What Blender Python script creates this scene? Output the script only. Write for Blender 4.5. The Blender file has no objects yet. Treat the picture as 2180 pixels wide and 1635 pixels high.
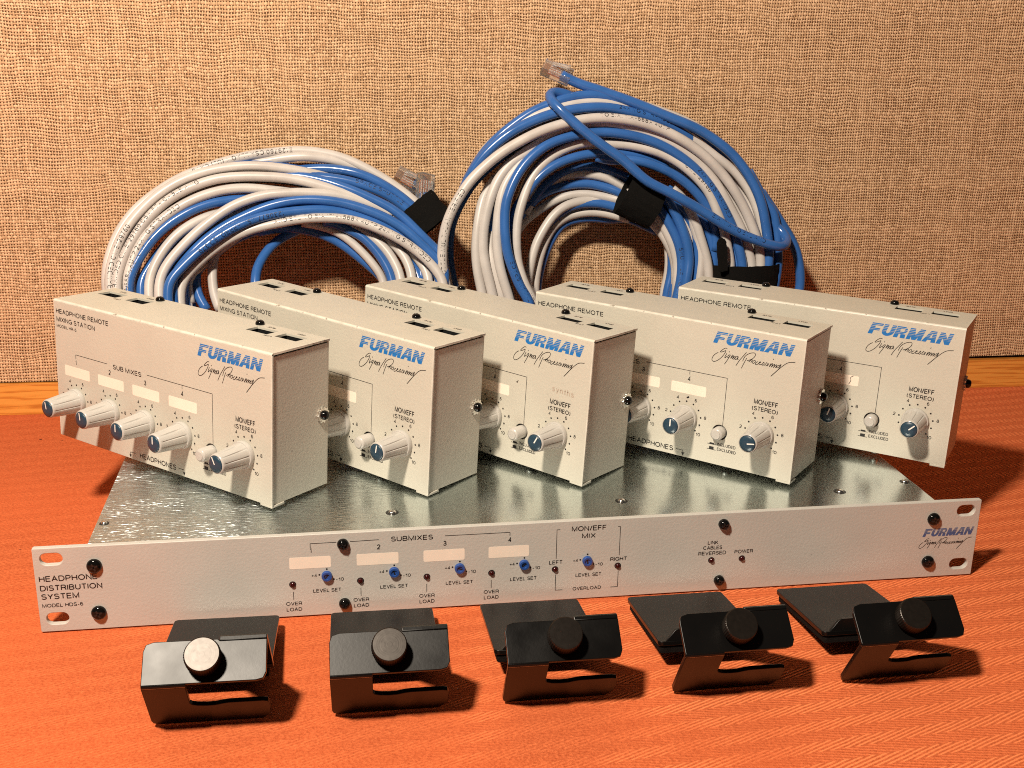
import bpy, bmesh, math, random
from mathutils import Vector, Matrix, Euler
random.seed(7)
S = bpy.context.scene
C = S.collection
MM = 0.001

# ------------------------------------------------------------------ camera, light, exposure
cam = bpy.data.objects.new('camera', bpy.data.cameras.new('camera'))
C.objects.link(cam)
cam.location = (-0.09914, -0.51827, 0.28747)
cam.rotation_euler = (1.2587, -0.0166, -0.1573)
cam.data.sensor_width = 36.0
cam.data.lens = 40.43
cam.data.clip_start = 0.01
cam.data.clip_end = 50.0
S.camera = cam

W = bpy.data.worlds.new('World')
S.world = W
W.use_nodes = True
bg = W.node_tree.nodes['Background']
bg.inputs[0].default_value = (1.0, 0.93, 0.86, 1)
bg.inputs[1].default_value = 0.022

lamp = bpy.data.objects.new('desk_lamp_light', bpy.data.lights.new('desk_lamp_light', 'POINT'))
C.objects.link(lamp)
lamp.location = (-0.360, -0.430, 0.800)
lamp.data.shadow_soft_size = 0.040
lamp.data.energy = 62.0
lamp.data.color = (1.0, 0.87, 0.71)

S.view_settings.view_transform = 'Standard'
S.view_settings.look = 'None'
S.view_settings.exposure = 0.0
S.view_settings.gamma = 1.0
S.render.engine = 'CYCLES'
S.cycles.max_bounces = 8
S.cycles.use_denoising = False
S.cycles.filter_width = 1.05
S.cycles.sample_clamp_indirect = 4.0

# ------------------------------------------------------------------ material helpers
class NT:
    """small helper to write node maths"""
    def __init__(s, name):
        s.m = bpy.data.materials.new(name); s.m.use_nodes = True
        s.t = s.m.node_tree; s.b = s.t.nodes['Principled BSDF']
    def n(s, typ, **kw):
        x = s.t.nodes.new(typ)
        for k, v in kw.items(): setattr(x, k, v)
        return x
    def link(s, a, b): s.t.links.new(a, b)
    def put(s, sock, v):
        if isinstance(v, bpy.types.NodeSocket): s.link(v, sock)
        elif isinstance(v, (tuple, list)) and len(v) == 3 and sock.type == 'RGBA': sock.default_value = (*v, 1)
        else: sock.default_value = v
    def math(s, op, a, b=0.0, c=None, clamp=False):
        x = s.n('ShaderNodeMath', operation=op, use_clamp=clamp)
        s.put(x.inputs[0], a); s.put(x.inputs[1], b)
        if c is not None: s.put(x.inputs[2], c)
        return x.outputs[0]
    def coord(s, scale=(1, 1, 1)):
        tc = s.n('ShaderNodeTexCoord'); mp = s.n('ShaderNodeMapping')
        mp.inputs['Scale'].default_value = scale
        s.link(tc.outputs['Object'], mp.inputs[0]); return mp.outputs[0]
    def xyz(s, vec):
        x = s.n('ShaderNodeSeparateXYZ'); s.link(vec, x.inputs[0]); return x.outputs
    def comb(s, a, b, c=0.0):
        x = s.n('ShaderNodeCombineXYZ')
        for i, q in enumerate((a, b, c)): s.put(x.inputs[i], q)
        return x.outputs[0]
    def noise(s, vec, scale, detail=2.0, rough=0.5, col=False):
        x = s.n('ShaderNodeTexNoise'); s.link(vec, x.inputs['Vector'])
        x.inputs['Scale'].default_value = scale; x.inputs['Detail'].default_value = detail
        x.inputs['Roughness'].default_value = rough
        return x.outputs['Color' if col else 'Fac']
    def white(s, vec):
        x = s.n('ShaderNodeTexWhiteNoise', noise_dimensions='3D'); s.link(vec, x.inputs['Vector']); return x.outputs['Value']
    def ramp(s, f, stops):
        x = s.n('ShaderNodeValToRGB'); s.link(f, x.inputs[0])
        e = x.color_ramp.elements
        while len(e) < len(stops): e.new(0.5)
        for el, (p, c) in zip(e, stops):
            el.position = p; el.color = (*c, 1) if len(c) == 3 else c
        return x.outputs[0]
    def mix(s, f, a, b, blend='MIX'):
        x = s.n('ShaderNodeMix', data_type='RGBA', blend_type=blend)
        s.put(x.inputs[0], f); s.put(x.inputs[6], a); s.put(x.inputs[7], b); return x.outputs[2]
    def map(s, f, a, b, c, d):
        x = s.n('ShaderNodeMapRange'); s.put(x.inputs[0], f)
        for i, q in enumerate((a, b, c, d)): s.put(x.inputs[i+1], q)
        return x.outputs[0]
    def bump(s, h, strength, dist, normal=None):
        x = s.n('ShaderNodeBump'); x.inputs['Strength'].default_value = strength
        x.inputs['Distance'].default_value = dist; s.link(h, x.inputs['Height'])
        if normal is not None: s.link(normal, x.inputs['Normal'])
        return x.outputs[0]
    def set(s, **kw):
        names = dict(color='Base Color', rough='Roughness', metal='Metallic', normal='Normal', spec='Specular IOR Level',
                     coat='Coat Weight', coat_rough='Coat Roughness', trans='Transmission Weight', ior='IOR',
                     aniso='Anisotropic', sheen='Sheen Weight', sss='Subsurface Weight', alpha='Alpha')
        for k, v in kw.items(): s.put(s.b.inputs[names[k]], v)
        return s.m

def plain(name, color, rough=0.5, metal=0.0, var=0.08, scale=400, bump=0.0, **kw):
    t = NT(name); v = t.coord()
    f = t.noise(v, scale, 3)
    c = t.mix(f, tuple(x*(1-var) for x in color), tuple(min(1, x*(1+var)) for x in color))
    t.set(color=c, rough=t.map(f, 0.3, 0.7, max(0.02, rough-0.05), rough+0.05), metal=metal, **kw)
    if bump: t.set(normal=t.bump(f, bump, 0.0002))
    return t.m

# burlap: plain weave of uneven jute threads with dark gaps
def mat_burlap():
    t = NT('burlap_weave'); v = t.coord(); x, y, z = t.xyz(v)
    w1 = t.noise(v, 26, 2); w2 = t.noise(v, 75, 2, col=True); wr, wg, wb = t.xyz(w2)
    p = 0.00195
    u = t.math('ADD', t.math('DIVIDE', x, p), t.math('MULTIPLY', t.math('SUBTRACT', wr, 0.5), 1.0))
    u = t.math('ADD', u, t.math('MULTIPLY', w1, 1.6))
    q = t.math('ADD', t.math('DIVIDE', z, 0.00218), t.math('MULTIPLY', t.math('SUBTRACT', wg, 0.5), 1.0))
    q = t.math('ADD', q, t.math('MULTIPLY', w1, 3.0))
    iu, iq = t.math('FLOOR', u), t.math('FLOOR', q)
    fu = t.math('SUBTRACT', t.math('FRACT', u), 0.5); fq = t.math('SUBTRACT', t.math('FRACT', q), 0.5)
    # thread thickness, one value per thread plus slow change along it
    ku = t.math('ADD', t.map(t.white(t.comb(iu, 3.0, 1.0)), 0, 1, 0.27, 0.41), t.math('MULTIPLY', t.math('SUBTRACT', t.noise(t.comb(iu, t.math('MULTIPLY', q, 0.11), 2.0), 1.0, 1), 0.5), 0.30))
    kq = t.math('ADD', t.map(t.white(t.comb(7.0, iq, 4.0)), 0, 1, 0.30, 0.46), t.math('MULTIPLY', t.math('SUBTRACT', t.noise(t.comb(t.math('MULTIPLY', u, 0.11), iq, 5.0), 1.0, 1), 0.5), 0.30))
    au = t.math('DIVIDE', fu, ku); aq = t.math('DIVIDE', fq, kq)
    pu = t.math('SQRT', t.math('MAXIMUM', t.math('SUBTRACT', 1.0, t.math('MULTIPLY', au, au)), 0.0))
    pq = t.math('SQRT', t.math('MAXIMUM', t.math('SUBTRACT', 1.0, t.math('MULTIPLY', aq, aq)), 0.0))
    chk = t.math('SUBTRACT', t.math('MULTIPLY', t.math('MODULO', t.math('ABSOLUTE', t.math('ADD', iu, iq)), 2.0), 2.0), 1.0)
    ov = t.math('MULTIPLY', chk, t.math('MULTIPLY', t.math('COSINE', t.math('MULTIPLY', fq, math.pi)), 0.35))
    ov2 = t.math('MULTIPLY', chk, t.math('MULTIPLY', t.math('COSINE', t.math('MULTIPLY', fu, math.pi)), -0.35))
    hu = t.math('MULTIPLY', pu, t.math('ADD', 0.75, ov)); hq = t.math('MULTIPLY', pq, t.math('ADD', 0.75, ov2))
    h = t.math('MAXIMUM', hu, hq)
    fib = t.noise(t.coord((1, 1, 1)), 2600, 2)
    tone = t.noise(v, 14, 3)
    thr = t.mix(t.white(t.comb(iu, iq, 9.0)), (0.56, 0.355, 0.20), (0.95, 0.665, 0.415))
    thr = t.mix(t.map(tone, 0.3, 0.7, 0, 0.5), thr, (0.84, 0.565, 0.335))
    thr = t.mix(t.math('MULTIPLY', fib, 0.45), thr, (0.36, 0.19, 0.08))
    col = t.mix(t.map(h, 0.22, 0.70, 0.0, 1.0), (0.10, 0.046, 0.018), thr)
    # a few dark flecks of jute bark
    fl = t.map(t.noise(t.coord((1, 1, 1.6)), 130, 1), 0.79, 0.83, 0, 0.7)
    col = t.mix(fl, col, (0.09, 0.05, 0.025))
    hb = t.math('ADD', h, t.math('MULTIPLY', fib, 0.25))
    return t.set(color=col, rough=0.95, spec=0.15, normal=t.bump(hb, 0.9, 0.0006))

# orange tablecloth: fine herringbone
def mat_cloth():
    t = NT('orange_herringbone'); v0 = t.coord()
    mp = t.n('ShaderNodeMapping'); mp.inputs['Rotation'].default_value = (0, 0, math.radians(-6)); t.link(v0, mp.inputs[0]); v = mp.outputs[0]
    x, y, z = t.xyz(v)
    wn = t.noise(v, 22, 2)
    yy = t.math('ADD', t.math('DIVIDE', y, 0.0067), t.math('MULTIPLY', wn, 0.35))
    tri = t.math('PINGPONG', yy, 1.0)
    side = t.math('GREATER_THAN', t.math('FRACT', t.math('MULTIPLY', yy, 0.5)), 0.5)
    ph = t.math('SUBTRACT', t.math('DIVIDE', x, 0.0060), t.math('MULTIPLY', tri, 3.6))
    ph = t.math('ADD', ph, t.math('MULTIPLY', t.noise(v, 120, 2), 0.25))
    rib = t.math('ADD', t.math('MULTIPLY', t.math('SINE', t.math('MULTIPLY', ph, 2*math.pi)), 0.5), 0.5)
    fade = t.map(t.math('ADD', t.noise(v, 12, 2), t.math('MULTIPLY', x, 1.3)), 0.40, 0.62, 0.16, 1.0)          # ribs faded towards the left, the light's angle put into the pattern
    rib = t.math('MULTIPLY', rib, t.math('MULTIPLY', fade, t.map(side, 0, 1, 1.0, 0.30)))
    fz = t.noise(v, 1500, 3, 0.7); md = t.noise(v, 800, 3, 0.7); lg = t.noise(v, 9, 3)
    h = t.math('ADD', t.math('MULTIPLY', rib, 1.5), t.math('ADD', t.math('MULTIPLY', fz, 0.7), t.math('MULTIPLY', md, 1.4)))
    f = t.map(h, 0.75, 2.2, 0, 1)
    col = t.mix(f, (0.38, 0.068, 0.020), (1.0, 0.27, 0.098))
    col = t.mix(t.map(lg, 0.35, 0.65, 0, 0.25), col, (0.72, 0.145, 0.045))
    lint = t.map(t.noise(v, 150, 1), 0.80, 0.82, 0, 0.85)
    col = t.mix(lint, col, (0.09, 0.02, 0.01))
    return t.set(color=col, rough=0.92, spec=0.12, normal=t.bump(h, 0.8, 0.0005))

def mat_wood():
    t = NT('orange_pine'); x, y, z = t.xyz(t.coord())
    n1 = t.noise(t.coord((2.2, 8, 40)), 3.0, 4, 0.6); n2 = t.noise(t.coord((10, 90, 520)), 3, 4, 0.65)
    ring = t.math('ADD', t.math('MULTIPLY', t.math('SINE', t.math('ADD', t.math('MULTIPLY', z, 1100), t.math('MULTIPLY', n1, 26))), 0.5), 0.5)
    f = t.math('ADD', t.math('MULTIPLY', t.math('POWER', ring, 2.2), 0.55), t.math('MULTIPLY', n2, 0.45))
    col = t.ramp(f, [(0.1, (0.80, 0.37, 0.075)), (0.5, (0.72, 0.285, 0.05)), (0.95, (0.46, 0.135, 0.018))])
    return t.set(color=col, rough=0.36, spec=0.4, normal=t.bump(f, 0.12, 0.0003))

def mat_paint(name, base, edges=None):
    t = NT(name); v = t.coord()
    n1 = t.noise(v, 700, 3, 0.6); n2 = t.noise(v, 22, 4, 0.65); n3 = t.noise(v, 120, 2)
    col = t.mix(t.map(n2, 0.3, 0.7, 0, 1), tuple(c*0.95 for c in base), tuple(c*1.03 for c in base))
    # sparse dark specks and rubbed marks
    sp = t.map(t.noise(v, 260, 1), 0.80, 0.83, 0, 0.55)
    col = t.mix(sp, col, tuple(c*0.45 for c in base))
    if edges:                                   # paint rubbed and chipped along the folded edges
        ox, oy, oz = t.xyz(t.coord()); hx, hy, hz = edges
        ex = t.map(t.math('ABSOLUTE', ox), hx-.0011, hx-.0003, 0, 1)
        ez = t.math('MULTIPLY', t.map(oz, hz-.0016, hz-.0006, 0, 1), t.map(oy, -hy+.0018, -hy+.0006, 0, 1))
        ed = t.math('MAXIMUM', ex, ez)
        col = t.mix(t.math('MULTIPLY', ed, t.map(t.noise(t.coord(), 150, 3), 0.35, 0.65, 0.0, 0.7)), col, (0.72, 0.68, 0.60))
        col = t.mix(t.math('MULTIPLY', ed, t.map(t.noise(t.coord(), 330, 2), 0.66, 0.70, 0.0, 0.8)), col, (0.22, 0.19, 0.15))
        sm = t.map(t.noise(t.coord((1, 1, .5)), 55, 4, 0.7), 0.60, 0.78, 0, 0.10)
        col = t.mix(sm, col, (0.30, 0.25, 0.18))
    return t.set(color=col, rough=t.map(n3, 0.3, 0.7, 0.36, 0.46), spec=0.4, normal=t.bump(n1, 0.42, 0.0003))

def mat_zinc():
    t = NT('zinc_plated_steel'); x, y, z = t.xyz(t.coord())
    st = t.noise(t.coord((14, 420, 1)), 3.0, 4, 0.7)        # rolled lines along the width
    st2 = t.noise(t.coord((90, 700, 1)), 3.0, 3, 0.7)
    # the left part is coarser: scuffed plating
    sc = t.map(t.math('ADD', x, t.math('MULTIPLY', t.noise(t.coord(), 30, 2), 0.08)), -0.115, -0.010, 1.0, 0.0)
    fl = t.noise(t.coord((120, 850, 1)), 1.0, 2, 0.55)
    col = t.mix(st, (0.60, 0.665, 0.665), (0.77, 0.83, 0.825))
    rg = t.math('ADD', t.map(st2, 0.3, 0.7, 0.15, 0.24), t.math('MULTIPLY', sc, 0.17))
    n = t.bump(st, 0.10, 0.0003)
    n2 = t.n('ShaderNodeBump'); n2.inputs['Distance'].default_value = 0.00155
    t.link(fl, n2.inputs['Height']); t.link(t.math('MULTIPLY', sc, t.map(t.noise(t.coord((1, 1.6, 1)), 24, 3), 0.3, 0.7, 0.6, 0.95)), n2.inputs['Strength']); t.link(n, n2.inputs['Normal'])
    return t.set(color=col, metal=1.0, rough=rg, normal=n2.outputs[0])

def satin(t, base, rough, normal, ior=1.36, metal=None):
    """narrow-tailed gloss over a base colour"""
    d = t.n('ShaderNodeBsdfDiffuse'); g = t.n('ShaderNodeBsdfGlossy', distribution='BECKMANN')
    out = next(n for n in t.t.nodes if n.type == 'OUTPUT_MATERIAL')
    t.put(g.inputs['Roughness'], rough); t.link(normal, g.inputs['Normal']); t.link(normal, d.inputs['Normal'])
    t.put(d.inputs['Color'], base)
    mx = t.n('ShaderNodeMixShader')
    if metal is None:
        fr = t.n('ShaderNodeFresnel'); fr.inputs['IOR'].default_value = ior; t.link(fr.outputs[0], mx.inputs[0])
        g.inputs['Color'].default_value = (1, 1, 1, 1)
    else:
        mx.inputs[0].default_value = 0.8; t.put(g.inputs['Color'], metal)
    t.link(d.outputs[0], mx.inputs[1]); t.link(g.outputs[0], mx.inputs[2]); t.link(mx.outputs[0], out.inputs[0])
    return t.m
def mat_satin_black(name, rough):
    t = NT(name); v = t.coord()
    n1 = t.noise(v, 700, 3, 0.6); n2 = t.noise(v, 60, 3)
    col = t.mix(n2, (0.003, 0.003, 0.0032), (0.006, 0.0055, 0.005))
    return satin(t, col, t.map(n2, 0.3, 0.7, rough-0.02, rough+0.03), t.bump(n1, 0.10, 0.0002))
def mat_turned(name, col0, col1, rough):
    t = NT(name); v = t.coord(); x, y, z = t.xyz(v)
    r = t.math('SQRT', t.math('ADD', t.math('MULTIPLY', x, x), t.math('MULTIPLY', y, y)))
    rings = t.noise(t.comb(t.math('MULTIPLY', r, 1600), 0.0, 0.0), 1.0, 2); n1 = t.noise(v, 500, 3)
    h = t.math('ADD', t.math('MULTIPLY', rings, 0.8), t.math('MULTIPLY', n1, 0.5))
    return satin(t, t.mix(n1, (0.030, 0.025, 0.021), (0.065, 0.053, 0.044)), rough, t.bump(h, 0.08, 0.0002), metal=t.mix(n1, col0, col1))

def mat_jacket(name, c, rough):
    t = NT(name); v = t.coord(); n1 = t.noise(v, 60, 3); n2 = t.noise(v, 900, 2)
    col = t.mix(t.map(n1, 0.3, 0.7, 0, 1), tuple(q*0.88 for q in c), tuple(min(1, q*1.05) for q in c))
    sm = t.map(t.noise(v, 35, 2), 0.66, 0.74, 0, 0.25)
    col = t.mix(sm, col, tuple(q*0.55 for q in c))
    return t.set(color=col, rough=t.map(n1, 0.3, 0.7, rough-0.05, rough+0.06), spec=0.5, normal=t.bump(n2, 0.05, 0.0002))

def mat_velcro():
    t = NT('black_hook_fabric'); v = t.coord(); n1 = t.noise(v, 1800, 3, 0.7)
    return t.set(color=t.mix(n1, (0.002, 0.002, 0.002), (0.012, 0.011, 0.010)), rough=0.95, spec=0.1, normal=t.bump(n1, 0.9, 0.0006))

def mat_clear():
    t = NT('clear_plastic'); n1 = t.noise(t.coord(), 300, 2)
    return t.set(color=(0.98, 0.97, 0.96), rough=t.map(n1, 0.3, 0.7, 0.03, 0.12), trans=0.9, ior=1.5)

M = dict(
    burlap=mat_burlap(), cloth=mat_cloth(), wood=mat_wood(),
    paint=mat_paint('putty_paint', (0.53, 0.505, 0.43)), cover=mat_paint('worn_putty_paint', (0.53, 0.505, 0.43), (.0835, .0212, .0806)), panel=mat_paint('light_grey_paint', (0.50, 0.48, 0.44)),
    zinc=mat_zinc(), black_metal=mat_satin_black('satin_black_metal', 0.37), screw=mat_satin_black('black_screw', 0.14),
    ink=plain('black_ink', (0.012, 0.011, 0.011), 0.5), ink_faint=plain('faint_ink', (0.10, 0.085, 0.07), 0.5),
    blue_ink=plain('blue_ink', (0.010, 0.155, 0.46), 0.45, var=0.15), blue_ink_dark=plain('dull_blue_ink', (0.05, 0.10, 0.25), 0.45, var=0.15),
    sticker=plain('cream_write_on_strip', (0.86, 0.745, 0.63), 0.55, var=0.05, scale=120),
    knob=plain('pale_grey_plastic', (0.48, 0.46, 0.425), 0.24, var=0.03, scale=60), cap=plain('slate_blue_plastic', (0.018, 0.048, 0.078), 0.35, var=0.15),
    white=plain('white_paint', (0.85, 0.83, 0.78), 0.5), trimmer=plain('blue_trimmer', (0.02, 0.07, 0.27), 0.3, var=0.2),
    led=plain('dark_red_lens', (0.035, 0.004, 0.004), 0.12), chrome=plain('chrome', (0.78, 0.76, 0.72), 0.24, metal=1.0, var=0.05),
    socket=plain('black_plastic', (0.012, 0.012, 0.012), 0.35), gold=plain('gold_contact', (0.75, 0.45, 0.14), 0.25, metal=1.0),
    blue=mat_jacket('blue_jacket', (0.036, 0.13, 0.40), 0.23), grey=mat_jacket('pale_grey_jacket', (0.58, 0.54, 0.51), 0.36),
    print=plain('cable_print', (0.035, 0.03, 0.03), 0.5), print_blue=plain('cable_print_on_blue', (0.010, 0.018, 0.05), 0.5),
    velcro=mat_velcro(), clear=mat_clear(), copper=plain('orange_wire', (0.55, 0.14, 0.02), 0.4),
    thumb_bright=mat_turned('bright_turned_steel', (0.55, 0.47, 0.38), (0.75, 0.66, 0.55), 0.32),
    thumb_dark=mat_turned('blackened_turned_steel', (0.034, 0.031, 0.029), (0.060, 0.055, 0.051), 0.37),
    pad=mat_velcro(),
)

# ------------------------------------------------------------------ object helpers
def tag(o, label, cat, group=None):
    o['label'] = label; o['category'] = cat
    if group: o['group'] = group
    return o
def empty(name, mat, label, cat, group=None):
    o = bpy.data.objects.new(name, None); C.objects.link(o); o.matrix_world = mat
    o.empty_display_size = 0.01
    return tag(o, label, cat, group)
def finish(name, bm, mats, parent=None, smooth=False, angle=None, mm=True, loc=(0, 0, 0)):
    """bmesh in millimetres -> linked mesh object (metres)"""
    if mm: bmesh.ops.scale(bm, vec=(MM, MM, MM), verts=bm.verts)
    flat = set()
    if smooth and angle:               # coplanar neighbours: part of a flat face, so shaded flat
        bm.faces.index_update()
        for e in bm.edges:
            if len(e.link_faces) == 2 and e.calc_face_angle(9) < .01: flat.update(f.index for f in e.link_faces)
    me = bpy.data.meshes.new(name); bm.to_mesh(me); bm.free()
    for m in (mats if isinstance(mats, (list, tuple)) else [mats]): me.materials.append(m)
    if smooth:
        for p in me.polygons: p.use_smooth = True
        if angle:
            try: me.set_sharp_from_angle(angle=math.radians(angle))
            except Exception: pass
            for p in me.polygons:          # broad flat faces stay flat, only bends and bevels are smoothed
                le = max((me.vertices[a].co-me.vertices[b].co).length for a, b in p.edge_keys)
                if p.area/le > .0012 or len(p.vertices) > 8 or p.index in flat: p.use_smooth = False
    o = bpy.data.objects.new(name, me); C.objects.link(o)
    if parent: o.parent = parent
    o.location = Vector(loc)*MM
    return o
def join(bm, other, mat=0):
    """append bmesh other to bm with material index"""
    for f in other.faces: f.material_index = mat
    me = bpy.data.meshes.new('tmp'); other.to_mesh(me); other.free()
    bm.from_mesh(me); bpy.data.meshes.remove(me)
def box(x0, x1, y0, y1, z0, z1, bevel=0.0, seg=2):
    bm = bmesh.new()
    bmesh.ops.create_cube(bm, size=1.0)
    for v in bm.verts:
        v.co = Vector((x0 if v.co.x < 0 else x1, y0 if v.co.y < 0 else y1, z0 if v.co.z < 0 else z1))
    if bevel: bmesh.ops.bevel(bm, geom=bm.edges[:], offset=bevel, segments=seg, profile=0.5, affect='EDGES')
    return bm
def lathe(profile, n=32, radial=None, cap=True):
    """profile [(r,h)] about +Z; radial(r,h,angle)->r"""
    bm = bmesh.new(); rings = []
    for r, h in profile:
        ring = []
        for i in range(n):
            a = 2*math.pi*i/n; rr = radial(r, h, a) if radial else r
            ring.append(bm.verts.new((rr*math.cos(a), rr*math.sin(a), h)))
        rings.append(ring)
    for a, b in zip(rings, rings[1:]):
        for i in range(n): bm.faces.new((a[i], a[(i+1) % n], b[(i+1) % n], b[i]))
    if cap:
        bm.faces.new(rings[0][::-1]); bm.faces.new(rings[-1])
    return bm
def xf(bm, mat):
    bmesh.ops.transform(bm, matrix=mat, verts=bm.verts); return bm
FRONT = Matrix.Rotation(math.radians(90), 4, 'X')       # +Z axis -> -Y (out of a front face)
def T(x, y, z): return Matrix.Translation((x, y, z))
def sheet(outline, thick, holes=(), bevel=0.0):
    """flat plate from 2D outline with holes (curve fill), z from 0 to thick"""
    cu = bpy.data.curves.new('tmp', 'CURVE'); cu.dimensions = '2D'; cu.fill_mode = 'BOTH'
    cu.extrude = thick/2 - bevel; cu.bevel_depth = bevel; cu.bevel_resolution = 2; cu.offset = -bevel
    for pl in [outline, *holes]:
        sp = cu.splines.new('POLY'); sp.points.add(len(pl)-1); sp.use_cyclic_u = True
        for p, q in zip(sp.points, pl): p.co = (q[0], q[1], 0, 1)
    ob = bpy.data.objects.new('tmp', cu); C.objects.link(ob)
    dg = bpy.context.evaluated_depsgraph_get(); dg.update()
    me = bpy.data.meshes.new_from_object(ob.evaluated_get(dg))
    bm = bmesh.new(); bm.from_mesh(me)
    bpy.data.objects.remove(ob); bpy.data.curves.remove(cu); bpy.data.meshes.remove(me)
    bmesh.ops.remove_doubles(bm, verts=bm.verts, dist=0.002)
    xf(bm, T(0, 0, thick/2)); bmesh.ops.recalc_face_normals(bm, faces=bm.faces)
    return bm
def rrect(x0, x1, y0, y1, r, n=5):
    pts = []
    for cx, cy, a0 in ((x1-r, y1-r, 0), (x0+r, y1-r, 90), (x0+r, y0+r, 180), (x1-r, y0+r, 270)):
        for i in range(n+1):
            a = math.radians(a0+90*i/n); pts.append((cx+r*math.cos(a), cy+r*math.sin(a)))
    return pts
def circle(cx, cy, r, n=24): return [(cx+r*math.cos(2*math.pi*i/n), cy+r*math.sin(2*math.pi*i/n)) for i in range(n)]

# lettering -----------------------------------------------------------------------
def _arc(cx, cy, rx, ry, a0, a1, n=9):
    return [(cx+rx*math.cos(math.radians(a0+(a1-a0)*i/n)), cy+ry*math.sin(math.radians(a0+(a1-a0)*i/n))) for i in range(n+1)]
_O = _arc(.42, .5, .42, .5, 90, 450, 24)
def _bowl(x, y0, y1, w):        # open bowl from (0,y1) round to (0,y0)
    r = (y1-y0)/2; return [(x, y1), (w-r*.95, y1)] + _arc(w-r*.95, (y0+y1)/2, r*.95, r, 90, -90, 8)[1:] + [(x, y0)]
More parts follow.
